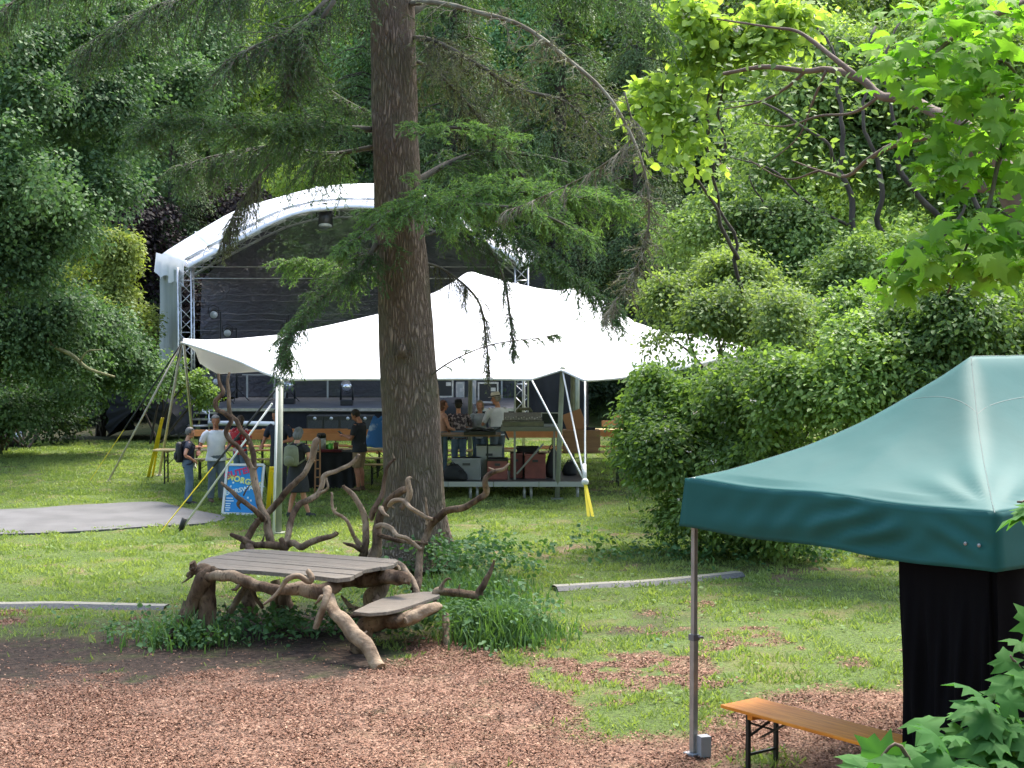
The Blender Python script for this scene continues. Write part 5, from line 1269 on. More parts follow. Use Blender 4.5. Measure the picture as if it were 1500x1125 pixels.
# ================================================================== people
skin_m = mat('skin', srgb(205, 150, 122), .5, var=srgb(190, 130, 104), vscale=9)
skin_t = mat('skin_tanned', srgb(178, 120, 92), .5, var=srgb(160, 104, 80), vscale=9)
eye_m = mat('eye', (.05, .035, .03), .3); mouth_m = mat('mouth', srgb(150, 80, 72), .5)
def remesh(o, vox, sm=2):
    r = o.modifiers.new('remesh', 'REMESH'); r.mode = 'VOXEL'; r.voxel_size = vox; r.use_smooth_shade = True
    if sm:
        s = o.modifiers.new('smooth', 'SMOOTH'); s.iterations = sm; s.factor = .5
    return o
def cmat(name, c, c2=None, **k): return mat(name, c, .8, var=c2 or tuple(q*.7 for q in c), vscale=k.pop('vscale', 8), bump=k.pop('bump', .25), bscale=12, **k)
def person(loc_, yaw, label, h=1.75, arms=None, legs=None, hip=None, lean=0, head=(0, 0), skin=skin_m, top=None, sleeve=.55, bottom=None, leglen=1.0, skirt=None, shoes=None,
           hair=None, hairlen='short', hat=None, build=1.0, belly=0, group='people at the festival', open_hem=0):
    """local frame: +Y is where the person faces, +X its right... metres for a 1.75 m figure"""
    t = thing('person', loc_, label, 'person', group, yaw); k = h/1.75; t.scale = (k, k, k)
    hip = np.array(hip or (0, 0, .93)); V = lambda *a: np.array(a, float)
    lean_ = math.radians(lean); up = V(0, math.sin(lean_), math.cos(lean_)); fw = V(0, math.cos(lean_), -math.sin(lean_))
    chest = hip+up*.36; neck = hip+up*.535+fw*.0; sh = {s: hip+up*.485+V(s*.185*build, 0, 0) for s in (-1, 1)}
    nod, turn = math.radians(head[0]), math.radians(head[1])
    hf = V(math.sin(turn)*math.cos(nod), math.cos(turn)*math.cos(nod), -math.sin(nod)); hu = V(math.sin(turn)*math.sin(nod), math.cos(turn)*math.sin(nod), math.cos(nod)); hr = np.cross(hf, hu)
    hc = neck+up*.045+hu*.125+hf*.02
    arms = arms or {-1: ((-.26, .02, 1.14), (-.27, .10, .90)), 1: ((.26, .02, 1.14), (.27, .10, .90))}
    legs = legs or {-1: ((-.10, .03, .50), (-.11, -.02, .08)), 1: ((.10, .03, .50), (.12, .0, .08))}
    b = MB()
    # trunk
    def trunk(mb, g, z0=-.06, z1=.50, hem=0):
        zs = [z0, .0, .10, .20, .30, .40, .47, .52]; rx = [.155, .165, .145, .14, .158, .172, .15, .07]; ry = [.105, .115, .105+belly*.6, .10+belly, .112+belly*.5, .115, .095, .06]
        q = [(z, a, c) for z, a, c in zip(zs, rx, ry) if z0 <= z <= z1+.03]
        pts = [hip+up*z+fw*(belly*.5 if .05 < z < .35 else 0) for z, _, _ in q]
        mb.tube(pts, [a*build+g+(hem if i == 0 else 0) for i, (_, a, _) in enumerate(q)], 20, ell=[(c+g)/(a*build+g) for _, a, c in q], side=(1, 0, 0))
    trunk(b, 0)
    b.tube([neck-up*.07, neck+up*.02, hc-hu*.03], [.066, .056, .052], 12)
    # head with jaw, nose, ears
    M = np.stack([hr, hf, hu], 1)
    b.ball(hc+hu*.02, (.074, .094, .105), 18, 12, M); b.ball(hc-hu*.045+hf*.028, (.053, .062, .066), 14, 10, M); b.ball(hc-hu*.088+hf*.066, (.022, .02, .02), 8, 6, M)
    b.tube([hc+hu*.018+hf*.088, hc-hu*.022+hf*.113, hc-hu*.03+hf*.092], [.010, .016, .010], 8)
    for s in (-1, 1): b.ball(hc+hr*s*.077-hu*.002-hf*.008, (.010, .020, .032), 8, 6, M)
    for s in (-1, 1):
        e, w = [V(*a) for a in arms[s]]
        b.tube(cr([sh[s]+V(-s*.02, 0, .0), sh[s]*.7+e*.3, e, e*.5+w*.5, w], 3), np.interp(np.linspace(0, 1, 13), (0, .25, .5, .68, 1), (.054, .049, .038, .037, .025)), 12)
        # hand: palm, four fingers, thumb
        d = nrm(w-e); sd_ = nrm(np.cross(d, (0, 0, 1.)) + 1e-3); nrm_ = np.cross(sd_, d); pc = w+d*.05
        b.tube([w-d*.01, w+d*.04, w+d*.085], [.026, .040, .038], 10, ell=.5, side=sd_)
        for f, (o_, l_) in enumerate(((-.029, .062), (-.010, .074), (.010, .070), (.028, .054))):
            p0 = w+d*.080+sd_*o_; p1 = p0+d*l_*.55-nrm_*.010+sd_*o_*.15; p2 = p0+d*l_*.92-nrm_*(.026+.003*f)
            b.tube([p0, p1, p2], [.0098, .0092, .0075], 6)
        b.tube([w+d*.022-sd_*.03, w+d*.05-sd_*.052-nrm_*.01, w+d*.082-sd_*.054-nrm_*.02], [.014, .0115, .009], 6)
        kn, an_ = [V(*a) for a in legs[s]]; hp = hip+V(s*.088, 0, -.02)
        b.tube(cr([hp, hp*.6+kn*.4, kn, kn*.62+an_*.38+V(0, -.018, 0), an_], 3), np.interp(np.linspace(0, 1, 13), (0, .25, .5, .68, 1), (.088, .078, .053, .056, .036)), 14)
        b.tube([an_+V(0, -.045, -.045), an_+V(s*.008, .03, -.045), an_+V(s*.018, .13, -.06), an_+V(s*.02, .175, -.064)], [.034, .036, .034, .02], 10, ell=.8, side=(1, 0, 0))
    bo = b.build('body', skin, t, world=False); remesh(bo, .0085, 2)
    f = MB()
    for s in (-1, 1): f.ball(hc+hr*s*.031+hu*.020+hf*.083, (.0125, .006, .007), 8, 6, M)
    f.build('eyes', eye_m, t, world=False)
    MB().tube([hc-hr*.024-hu*.052+hf*.084, hc-hu*.054+hf*.091, hc+hr*.024-hu*.052+hf*.084], .0055, 6).build('mouth', mouth_m, t, world=False)
    if top:
        c = MB(); trunk(c, .016+(.008 if open_hem else 0), -.10 if not skirt else -.02, .50, open_hem)
        for s in (-1, 1):
            e, w = [V(*a) for a in arms[s]]; full = cr([sh[s]+V(-s*.06, 0, .0), sh[s]*.7+e*.3, e, e*.5+w*.5, w], 3); n = max(3, int(3+9*sleeve))
            c.tube(full[:n], np.interp(np.linspace(0, 1, 13), (0, .25, .5, .68, 1), (.072, .070, .056, .052, .038))[:n], 12)
        c.tube([hip+up*.46, neck-up*.01], [.10, .068], 14, ell=.8, side=(1, 0, 0))
        remesh(c.build('shirt', top, t, world=False), .014, 3)
    if bottom:
        c = MB(); c.tube([hip+up*.10, hip, hip-V(0, 0, .07)], [.168*build, .178*build, .165*build], 18, ell=.72+belly, side=(1, 0, 0))
        for s in (-1, 1):
            kn, an_ = [V(*a) for a in legs[s]]; hp = hip+V(s*.086, 0, -.03); full = cr([hp, hp*.6+kn*.4, kn, kn*.6+an_*.4, an_+V(0, 0, .0)], 3); n = max(3, int(round(13*leglen)))
            c.tube(full[:n], np.interp(np.linspace(0, 1, 13), (0, .25, .5, .68, 1), (.104, .098, .080, .076, .068))[:n], 14)
        remesh(c.build('trousers', bottom, t, world=False), .014, 3)
    if skirt:
        m_, zl = skirt; c = MB(); c.tube([hip+up*.12, hip, hip-V(0, 0, .2), V(hip[0], hip[1], zl)], [.155*build, .19*build, .225*build, .25*build], 22, ell=[.75, .75, .85, .9], side=(1, 0, 0)); remesh(c.build('skirt', m_, t, world=False), .016, 3)
    if shoes is not None:
        c = MB()
        for s in (-1, 1):
            kn, an_ = [V(*a) for a in legs[s]]
            c.tube([an_+V(0, -.055, -.04), an_+V(s*.008, .03, -.038), an_+V(s*.018, .13, -.05), an_+V(s*.02, .20, -.055)], [.042, .045, .046, .03], 12, ell=.85, side=(1, 0, 0))
            c.tube([an_+V(0, 0, -.04), an_+V(0, 0, .02)], [.05, .045], 10)
        remesh(c.build('shoes', shoes, t, world=False), .012, 2)
    if hair is not None:
        c = MB(); c.ball(hc+hu*.036-hf*.016, (.086, .098, .100), 18, 12, M)
        if hairlen == 'bob': c.ball(hc-hu*.03-hf*.045, (.093, .066, .105), 16, 10, M)
        if hairlen == 'long': c.tube([hc+hu*.03-hf*.05, hc-hu*.10-hf*.06, hc-hu*.24-hf*.06], [.085, .085, .05], 12, ell=.5, side=hr)
        o = c.build('hair', hair, t, world=False); 
        # keep the face free
        me = o.data; bm = bmesh.new(); bm.from_mesh(me)
        kill = [v for v in bm.verts if (np.array(v.co)-hc).dot(hf) > .034 and (np.array(v.co)-hc).dot(hu) < .066]
        bmesh.ops.delete(bm, geom=kill, context='VERTS'); bm.to_mesh(me); bm.free()
        s_ = o.modifiers.new('thickness', 'SOLIDIFY'); s_.thickness = .012; s_.offset = 0
    if hat:
        c = MB(); c.tube([hc+hu*.062, hc+hu*.066], [.155, .155], 20, ell=1.1, side=hr); c.tube([hc+hu*.06, hc+hu*.12, hc+hu*.165, hc+hu*.17], [.094, .090, .075, .02], 18, ell=1.15, side=hr); ho = c.build('hat', hat, t, world=False)
        MB().tube([hc+hu*.07, hc+hu*.092], [.0965, .0955], 18, ell=1.15, side=hr).build('hat_band', mat('hat_band', (.02, .02, .02), .7), ho, world=False)
    return t, dict(hip=hip, chest=chest, neck=neck, up=up, fw=fw, hc=hc, V=V)
def rucksack(t, inf, m, w=.30, h=.42, name='rucksack', flap=None, zo=.0):
    c = inf['hip']+inf['up']*(.27+zo)-inf['fw']*.20
    mb = MB(); mb.tube([c-inf['up']*h*.5, c-inf['up']*h*.40, c, c+inf['up']*h*.40, c+inf['up']*h*.5], [w*.40, w*.5, w*.5, w*.44, w*.25], 14, ell=.55, side=(1, 0, 0)); mb.ball(c-inf['up']*.09-inf['fw']*.075, (w*.36, .05, .10), 12, 8)
    o = mb.build(name, m, t, world=False)
    mb = MB()
    for s in (-1, 1): mb.tube([c+inf['up']*.2+np.array((s*.10, .05, 0)), inf['neck']+np.array((s*.10, .0, .0)), inf['chest']+inf['fw']*.145+np.array((s*.12, 0, .05)), inf['chest']+inf['fw']*.10+np.array((s*.155, 0, -.12)), c-inf['up']*.16+np.array((s*.13, .06, 0))], .018, 6)
    mb.build('strap', flap or m, o, world=False)
    return o
gh = lambda c: mat('hair_%02d%02d' % (int(c[0]*99), int(c[2]*99)), c, .7, var=tuple(q*.6 for q in c), vscale=30, bump=.5, bscale=50, stretch=(1, 1, .3))
navy = cmat('navy_cloth', (.018, .024, .05)); jeans = cmat('blue_jeans', (.07, .12, .19), (.13, .19, .26), vscale=5); jeans_l = cmat('faded_jeans', (.15, .19, .22), (.09, .12, .14), vscale=4)
white_s = cmat('white_shirt', (.80, .80, .81), (.68, .69, .72)); blackc = cmat('black_dress', (.010, .010, .012), (.02, .02, .02)); khaki = cmat('khaki_shorts', (.33, .22, .12))
redc = cmat('red_pattern', (.55, .03, .04), (.55, .45, .5), vscale=10, thr=(.52, .56)); peach = cmat('peach_top', (.60, .32, .24)); patt = cmat('patterned_shirt', (.05, .035, .045), (.35, .28, .28), vscale=16, thr=(.5, .56))
olive = cmat('olive_canvas', (.20, .21, .13), (.15, .16, .10)); pal = cmat('pale_blue_shirt', (.5, .55, .62))
brown_shoe = cmat('brown_leather', (.14, .08, .05)); dark_shoe = cmat('dark_shoe', (.03, .03, .035))
YF = 0  # facing away from the camera is yaw 0; facing the camera is pi
# 1 woman at far left, facing right, hand on hip
p = G(276, 739); t, i_ = person((p.x, p.y, 0), R(-72), 'short grey haired person in dark vest and jeans with black rucksack, hand on hip', 1.52, skin=skin_m, top=navy, sleeve=.28, bottom=jeans, shoes=dark_shoe, hair=gh((.16, .155, .15)), build=1.05, belly=.02,
    arms={-1: ((-.30, -.12, 1.20), (-.14, .22, 1.28)), 1: ((.34, -.10, 1.16), (.20, .10, 1.02))}, head=(14, 6)); rucksack(t, i_, mat('rucksack_black', (.012, .012, .014), .7), .30, .46)
# 2 man in white shirt
p = G(317, 735); t, i_ = person((p.x, p.y, 0), R(-150), 'grey haired man in loose white shirt and jeans standing left of the blue sign', 1.74, skin=skin_t, top=white_s, sleeve=.42, bottom=jeans_l, shoes=brown_shoe, hair=gh((.24, .23, .22)), build=1.12, belly=.035,
    arms={-1: ((-.30, -.02, 1.16), (-.18, .18, 1.12)), 1: ((.32, -.02, 1.15), (.42, .16, 1.05))}, head=(14, 25), open_hem=.03)
# 3 person in red
p = G(352, 716); t, i_ = person((p.x, p.y, 0), R(-20), 'brown haired person in red patterned top behind the blue sign', 1.58, top=redc, sleeve=.4, bottom=jeans, shoes=dark_shoe, hair=gh((.10, .06, .04)), hairlen='bob', head=(10, 0),
    arms={-1: ((-.28, .0, 1.16), (-.12, .20, 1.12)), 1: ((.28, 0, 1.16), (.12, .2, 1.1))}); rucksack(t, i_, cmat('rucksack_red', (.45, .02, .03), (.02, .02, .03), thr=(.5, .55)), .26, .36)
# 4 man in navy behind the pole
p = G(409, 727); t, i_ = person((p.x, p.y, 0), R(-200), 'man in navy t-shirt standing behind the left tent pole', 1.80, skin=skin_t, top=navy, sleeve=.40, bottom=cmat('dark_trousers', (.03, .03, .04)), shoes=dark_shoe, hair=gh((.05, .04, .03)), build=1.08, head=(18, 20),
    arms={-1: ((-.31, .02, 1.15), (-.22, .24, 1.12)), 1: ((.31, .02, 1.14), (.27, .2, 1.05))})
# 5 woman with olive rucksack
p = G(436, 758); t, i_ = person((p.x, p.y, 0), R(-28), 'grey haired woman in black dress carrying an olive rucksack', 1.66, top=blackc, sleeve=.30, skirt=(blackc, .50), shoes=dark_shoe, hair=gh((.17, .165, .16)), hairlen='bob', head=(22, -10),
    legs={-1: ((-.11, .05, .50), (-.17, -.04, .08)), 1: ((.10, .04, .50), (.16, .14, .08))}, arms={-1: ((-.28, .0, 1.13), (-.24, .18, 1.0)), 1: ((.28, .02, 1.14), (.2, .24, 1.1))}); rucksack(t, i_, olive, .34, .40, zo=.02)
# 6 man with phone
p = G(527, 719); t, i_ = person((p.x, p.y, 0), R(68), 'dark haired man in black t-shirt and khaki shorts looking at his phone', 1.76, skin=skin_t, top=cmat('black_tshirt', (.012, .014, .022), (.02, .022, .03)), sleeve=.42, bottom=khaki, leglen=.55, shoes=brown_shoe, hair=gh((.03, .022, .018)), head=(34, 0), build=1.04, belly=.02, open_hem=.03,
    arms={-1: ((-.25, .06, 1.14), (-.08, .34, 1.18)), 1: ((.25, .06, 1.14), (.06, .34, 1.16))})
ph = thing('phone', t.matrix_basis @ Vector((-.02, .44, 1.22)), 'dark phone held by the man in khaki shorts', 'phone')
MB().box((0, 0, 0), (.08, .012, .15), rx=-.9).build('case', mat('phone_black', (.01, .01, .012), .2), ph, world=False, bevel=.004); ph.rotation_euler = (0, 0, R(68)); MB().box((0, -.0075, .006), (.07, .002, .135), rx=-.9).build('screen', mat('phone_screen', (.03, .04, .06), .08), ph, world=False)
# seated
def sit(x, y, D, yaw, label, z=.50, **k):
    q = P(x, y, D)
    lg = {-1: ((-.12, .42, .50), (-.13, .40, .08)), 1: ((.12, .42, .50), (.14, .38, .08))}; a = {-1: ((-.27, .16, .86), (-.12, .40, .80)), 1: ((.27, .16, .86), (.12, .40, .80))}
    k.setdefault('arms', a); return person((q.x, D, 0), yaw, label, hip=(0, 0, z+.07), legs=k.pop('legs', lg), **k)
def crew(x, D, yaw, label, **k): return person((X__(x, D), D, .36), yaw, label, **k)
X__ = lambda x, D: (x-CX)/F*D
rest = {-1: ((-.30, .10, 1.12), (-.22, .34, 1.02)), 1: ((.30, .10, 1.12), (.22, .34, 1.02))}
crew(648, 33.7, R(-75), 'brown haired woman in peach top just right of the big trunk', top=peach, sleeve=.2, bottom=jeans, shoes=dark_shoe, hair=gh((.16, .07, .04)), hairlen='bob', head=(5, 0), h=1.56, arms=rest)
crew(672, 33.6, R(8), 'man in black hat and patterned shirt with his back to the camera', top=patt, sleeve=.45, bottom=jeans, shoes=dark_shoe, hair=gh((.06, .05, .04)), hat=mat('black_felt', (.012, .012, .014), .9), lean=8, h=1.56, build=1.15, arms=rest)
crew(703, 34.0, R(170), 'fair haired woman in white top facing the camera behind the work table', top=pal, sleeve=.5, bottom=jeans, shoes=dark_shoe, hair=gh((.4, .31, .2)), hairlen='bob', head=(0, 8), h=1.54, arms=rest)
crew(729, 33.9, R(35), 'man in white straw hat and white shirt near the fair haired woman', top=white_s, sleeve=.5, bottom=jeans_l, shoes=dark_shoe, hair=gh((.4, .38, .35)), hat=mat('straw_hat', (.66, .61, .50), .8), head=(8, -50), h=1.70, build=1.12, arms=rest)

# ================================================================== beer tables and benches
gt, gb = 'beer tables in front of the stage', 'benches with backrests facing the stage'
def place(o, x, D, rz=0.0): o.location = ((x-CX)/F*D, D, 0); o.rotation_euler = (0, 0, rz); return o
T0 = plank_bench(2.2, .52, .76, 'beer_table', 'pale beer table behind the person in the dark vest, furthest left', 'beer table', (0, 0, 0), 0, pale_pine, gt)
B0 = plank_bench(2.2, .26, .48, 'beer_bench', 'pale backless bench beside the furthest left table', 'beer bench', (0, 0, 0), 0, pale_pine, 'pale benches beside the beer tables')
K0 = plank_bench(2.2, .26, .48, 'backrest_bench', 'orange bench with backrest behind the person in red', 'bench', (0, 0, 0), 0, varn2, gb, back=True)
place(T0, 297, 35.2, .02); place(B0, 345, 36.0, .02); place(K0, 400, 38.6, .01)
def more(src, rows):
    for x, D, rz, lb in rows: c = copy_tree(src); c['label'] = lb; place(c, x, D, rz)
more(T0, [(520, 35.4, -.03, 'pale beer table behind the man looking at his phone'), (680, 35.0, .02, 'beer table behind the sound crew right of the trunk'), (905, 42.0, -.05, 'beer table seen beneath the right end of the white tent, behind the wooden box'), (1015, 43.0, -.04, 'beer table half hidden by the dogwood shrub')])
more(B0, [(500, 36.3, -.03, 'pale bench behind the phone man table'), (690, 36.0, .02, 'bench on the grass just behind the sound desk platform'), (660, 37.2, .02, 'bench on the grass behind the man in the black hat'), (600, 34.6, 0, 'pale bench largely hidden by the big trunk')])
more(K0, [(445, 40.2, .01, 'orange backrest bench right before the bass speakers, left one'), (505, 38.2, -.02, 'orange backrest bench behind the black coffee flask'), (560, 39.9, .0, 'orange backrest bench running behind the left side of the trunk'), (335, 39.8, .03, 'orange backrest bench behind the man in the white shirt'),
          (770, 39.2, .0, 'orange backrest bench behind the mixing desk'), (855, 39.8, .0, 'orange backrest bench behind the wooden box with a raised lid'), (940, 43.6, .0, 'front one of the orange backrest benches right of the white tent poles'), (955, 46.5, .0, 'rearmost orange backrest bench on the lawn right of the stage'), (1040, 45.0, .02, 'orange backrest bench half hidden behind the dogwood shrub')])
# blue jacket over the bench by the trunk
mb = MB(); q0 = P(558, 640, 38.4); zb = .98
R_ = [[(q0.x+(-.05-.22*abs(s)**.8*0+(u-.5)*(.25+.45*s)), 38.25-.06-.12*s*math.sin(u*6)*.6, zb+.33-.75*s+.03*math.sin(u*9)) for u in np.linspace(0, 1, 14)] for s in np.linspace(0, 1, 12)]
mb.grid(np.array(R_)); o = mb.build('jacket', cmat('blue_cloth', (.04, .16, .42), (.35, .45, .6), vscale=3, thr=(.55, .62)), None, loc=(q0.x, 38.3, .4)); s_ = o.modifiers.new('thickness', 'SOLIDIFY'); s_.thickness = .03
tag(o, 'blue and white jacket hung on the bench beside the big trunk', 'jacket')

# ================================================================== sound desk platform
g0 = G(735, 734); pf = thing('platform', (g0.x, 32.6, 0), 'low black platform with aluminium edge carrying the sound desk', 'platform')
Dp0, Dp1 = 31.9, 34.3; xl = P(590, 700, Dp0).x; xr = P(856, 700, Dp0).x; zp = .36
MB().box(((xl+xr)/2, (Dp0+Dp1)/2, zp-.02), (xr-xl, Dp1-Dp0, .04)).build('deck', mat('platform_ply', (.035, .033, .033), .5, var=(.06, .055, .05), vscale=3), pf)
mb = MB(); 
for k in range(4): w = (xr-xl)/4; mb.box((xl+w*(k+.5), Dp0-.025, zp-.05), (w-.012, .04, .10))
for s in (xl-.022, xr+.022): mb.box((s, (Dp0+Dp1)/2, zp-.05), (.04, Dp1-Dp0, .10))
mb.build('edge_frame', alu_d, pf)
for x in (689, 699, 768, 778, 846, 620):
    q = P(x, 700, Dp0+.1); MB().tube([(q.x, Dp0+.1, 0), (q.x, Dp0+.1, zp-.1)], .03, 8).build('leg', alu_d, pf)
for x in (640, 740, 840): q = P(x, 700, Dp1-.1); MB().tube([(q.x, Dp1-.1, 0), (q.x, Dp1-.1, zp-.04)], .03, 8).build('leg', alu_d, pf)
def X_(x, D): return (x-CX)/F*D
# brown work table on the platform (left) and the desk table (right)
wt = thing('work_table', (X_(690, 32.6), 32.6, zp), 'brown work table left on the platform holding a black tray of gear', 'table')
zt_ = P(690, 637, 32.3).z
MB().box((X_(686, 32.6), 32.7, zt_-.02), (X_(735, 32.6)-X_(640, 32.6), .75, .04)).build('tabletop', mat('brown_board', (.22, .13, .07), .5, var=(.15, .09, .05), vscale=3), wt, bevel=.005)
for x in (648, 714):
    for D in (32.4, 33.0): MB().bar((X_(x, D), D, zp), (X_(x, D), D, zt_-.04), .035).build('leg', frame_m, wt)
dt_ = thing('desk_table', (X_(775, 32.6), 32.6, zp), 'grey steel framed desk table carrying the mixing desk', 'table'); zd = P(775, 625, 32.3).z
MB().box((X_(778, 32.6), 32.6, zd-.045), (X_(822, 32.6)-X_(733, 32.6), .8, .09)).build('tabletop', mat('desk_grey', (.16, .16, .12), .5), dt_, bevel=.01)
for x in (754, 812):
    for D in (32.3, 32.95): MB().bar((X_(x, D), D, zp), (X_(x, D), D, zd-.09), .045).build('leg', mat('desk_leg', (.24, .24, .21), .5), dt_)
MB().bar((X_(757, 32.3), 32.3, zp+.12), (X_(796, 32.3), 32.3, zd-.35), .035).build('brace', mat('desk_leg', (.24, .24, .21), .5), dt_)
mx = thing('mixing_desk', (X_(766, 32.6), 32.6, zd), 'sloping mixing desk in an open case on the grey desk table', 'mixing desk'); dk = mat('mixer_olive', (.10, .10, .06), .5, var=(.16, .15, .09), vscale=8)
MB().box((X_(766, 32.6), 32.6, zd+.05), (.86, .62, .10)).build('case', dk, mx, bevel=.01); MB().box((X_(766, 32.6), 32.65, zd+.17), (.80, .5, .05), rx=.28).build('panel', mat('mixer_dark', (.05, .05, .04), .4, var=(.2, .19, .13), vscale=40), mx)
for k in range(14): MB().box((X_(766, 32.6)-.36+.055*k, 32.50+.05*math.sin(k*2.1), zd+.163+.014*math.sin(k*2.1)), (.02, .035, .03), rx=.28).build('fader', mat('fader_pale', (.5, .48, .4), .5), mx)
MB().tube([(X_(768, 32.6)-.16, 32.8, zd+.27), (X_(768, 32.6)-.12, 32.8, zd+.34), (X_(768, 32.6)+.12, 32.8, zd+.34), (X_(768, 32.6)+.16, 32.8, zd+.27)], .03, 8).build('handle', dk, mx)
lp = thing('laptop', (X_(806, 32.5), 32.5, zd), 'open laptop with dark screen beside the tent pole', 'laptop')
MB().box((X_(806, 32.5), 32.45, zd+.015), (.36, .26, .02)).build('keyboard', alu_d, lp); MB().box((X_(806, 32.5), 32.6, zd+.15), (.37, .015, .25), rx=-.12).build('lid', mat('lid_pale', (.45, .46, .42), .4), lp, bevel=.004); MB().box((X_(806, 32.5), 32.589, zd+.15), (.335, .008, .215), rx=-.12).build('screen', mat('screen_dark', (.015, .017, .018), .15), lp)
tr = thing('equipment_tray', (X_(702, 32.5), 32.5, zt_), 'black shallow tray of cables on the brown work table', 'tray')
MB().box((X_(703, 32.5), 32.5, zt_+.04), (.66, .5, .08)).box((X_(703, 32.5), 32.5, zt_+.11), (.58, .42, .03)).build('box', black_p, tr, bevel=.01); MB().tube(cr([(X_(680, 32.3), 32.2, zt_+.06), (X_(700, 32.3), 32.15, zt_+.16), (X_(720, 32.3), 32.2, zt_+.07), (X_(735, 32.3), 32.25, zt_+.15), (X_(745, 32.2), 32.2, zt_-.1)], 5), .02, 6).build('cable', black_p, tr)
def crate(name, x0, x1, y0, y1, D, m, label, cat, zb=None, dep=.4, lidm=None, handle=True):
    zb = zp if zb is None else zb; x0, x1 = X_(x0, D), X_(x1, D); z1 = P(700, y0, D).z; h = z1-zb
    t = thing(name, ((x0+x1)/2, D+dep/2, zb), label, cat); c = ((x0+x1)/2, D+dep/2)
    mb = MB(); w = x1-x0; mb.box((c[0], c[1], zb+h/2), (w*.96, dep*.96, h)); mb.box((c[0], c[1], zb+h*.3), (w*.975, dep*.975, .02)).box((c[0], c[1], zb+h*.55), (w*.975, dep*.975, .02)); mb.build('box', m, t, bevel=.012)
    MB().box((c[0], c[1], z1-.025), (w, dep, .05)).build('rim', lidm or m, t, bevel=.008)
    if handle: MB().box((c[0], c[1]-dep/2*.96-.01, zb+h*.72), (w*.26, .02, .05)).build('handle', mat('handle_dark', (.05, .05, .05), .6), t)
    return t
grey_pl = mat('grey_plastic', (.24, .245, .25), .5, var=(.19, .20, .20), vscale=3); red_pl = mat('dull_red_plastic', (.26, .075, .06), .55, var=(.2, .06, .05), vscale=6)
crate('plastic_crate', 661, 705, 671, 0, 32.2, grey_pl, 'big light grey plastic crate on the left of the platform', 'crate')
crate('plastic_crate', 713, 744, 672, 0, 32.3, red_pl, 'dull red crate with dark lid under the work table', 'crate', lidm=black_p)
crate('plastic_crate', 768, 800, 665, 0, 32.5, red_pl, 'dull red crate behind the slanting desk brace', 'crate')
crate('plastic_crate', 747, 766, 664, 0, 32.6, mat('dull_red_dark', (.16, .04, .035), .6), 'small dark red crate between the two tables', 'crate')
crate('tool_case', 697, 736, 653, 0, 32.75, mat('pale_case', (.42, .42, .38), .5), 'pale grey hard case standing behind the red crate', 'case', handle=True)
crate('instrument_case', 756, 790, 655, 0, 33.2, black_p, 'black case standing behind the desk table legs', 'case')
def bag(x, y, D, zb, w, h, label, name='bag', m=None, cat='bag'):
    x = X_(x, D); t = thing(name, (x, D, zb), label, cat); mb = MB(); mb.tube([(x, D, zb+.01), (x, D, zb+h*.25), (x+.02, D+.02, zb+h*.7), (x+.03, D+.03, zb+h)], [w*.42, w*.5, w*.42, w*.12], 14, ell=.6, side=(1, 0, 0), noise=.18, nscale=7)
    mb.build('sack', m or mat('bag_black', (.012, .012, .014), .75, bump=.4, bscale=8), t); MB().tube(cr([(x-.08, D-.02, zb+h*.85), (x-.02, D-.05, zb+h*1.12), (x+.08, D-.02, zb+h*.85)], 4), .012, 6).build('strap', blk, t); return t
bag(664, 0, 32.15, zp, .46, .34, 'bulging black bag lying on the platform beside the big trunk'); bag(676, 0, 32.1, zp-.0, .25, .2, 'small black bag slumped in front of the grey crate')
bag(809, 0, 32.7, zp, .30, .62, 'tall black rucksack leaning by the right tent pole', 'rucksack', cat='rucksack'); bag(835, 0, 33.2, zp, .34, .3, 'dark round bag at the right end of the platform')
bag(738, 0, 32.4, zt_-.35, .28, .34, 'dark cloth bag hanging from the end of the work table') if False else None
# wooden box with raised lid on a beer table
bt = copy_tree(T0); bt['label'] = 'beer table at the right of the platform with the wooden box on it'; place(bt, 850, 34.6, .03)
wb = mat('box_wood', (.36, .20, .10), .6, var=(.28, .15, .08), vscale=3, stretch=(1, 1, 6)); xb = thing('wooden_box', (X_(852, 34.4), 34.4, .77), 'large brown wooden box with its lid raised, right of the tent poles', 'box')
MB().box((X_(852, 34.4), 34.45, .77+.24), (X_(880, 34.4)-X_(826, 34.4), .5, .48)).build('body', wb, xb, bevel=.008)
MB().box((X_(842, 34.4), 34.5, 1.42), (.44, .03, .46), ry=-.35).build('lid', mat('box_lid', (.45, .22, .11), .6), xb, bevel=.005)
MB().box((X_(865, 34.4), 34.4, 1.28), (.2, .2, .06)).build('pad', blk, xb)
# table with black cloth, flask, cups, wood stand beside the woman with the rucksack
tx = G(485, 716); ct = thing('cloth_table', (tx.x, tx.y, 0), 'small table under a floor length black cloth left of the phone man', 'table'); zc = .80; hw = .48
MB().box((tx.x, tx.y+.25, zc-.015), (hw*2, .7, .03)).build('tabletop', blkcloth, ct)
R_ = []; per = [(-hw, .6), (-hw, -.1), (hw, -.1), (hw, .6), (-hw, .6)]; pr_ = reparam3([(a, b2, 0) for a, b2 in per], 72)
for i, q in enumerate(pr_): w = .03*math.sin(i*1.3); R_.append([(tx.x+q[0]*(1.01+.06*s+w*s), tx.y+q[1]*(1)+(.04*s*(-1 if q[1] < .2 else 1)*(1+math.sin(i*1.3))), zc+.004-(zc-.02)*s) for s in np.linspace(0, 1, 8)])
mb = MB(); mb.grid(np.array(R_)); mb.build('tablecloth', blkcloth, ct)
fl_ = thing('vacuum_flask', (X_(469, tx.y), tx.y+.15, zc), 'large black and steel pump flask on the cloth covered table', 'flask'); x = X_(469, tx.y)
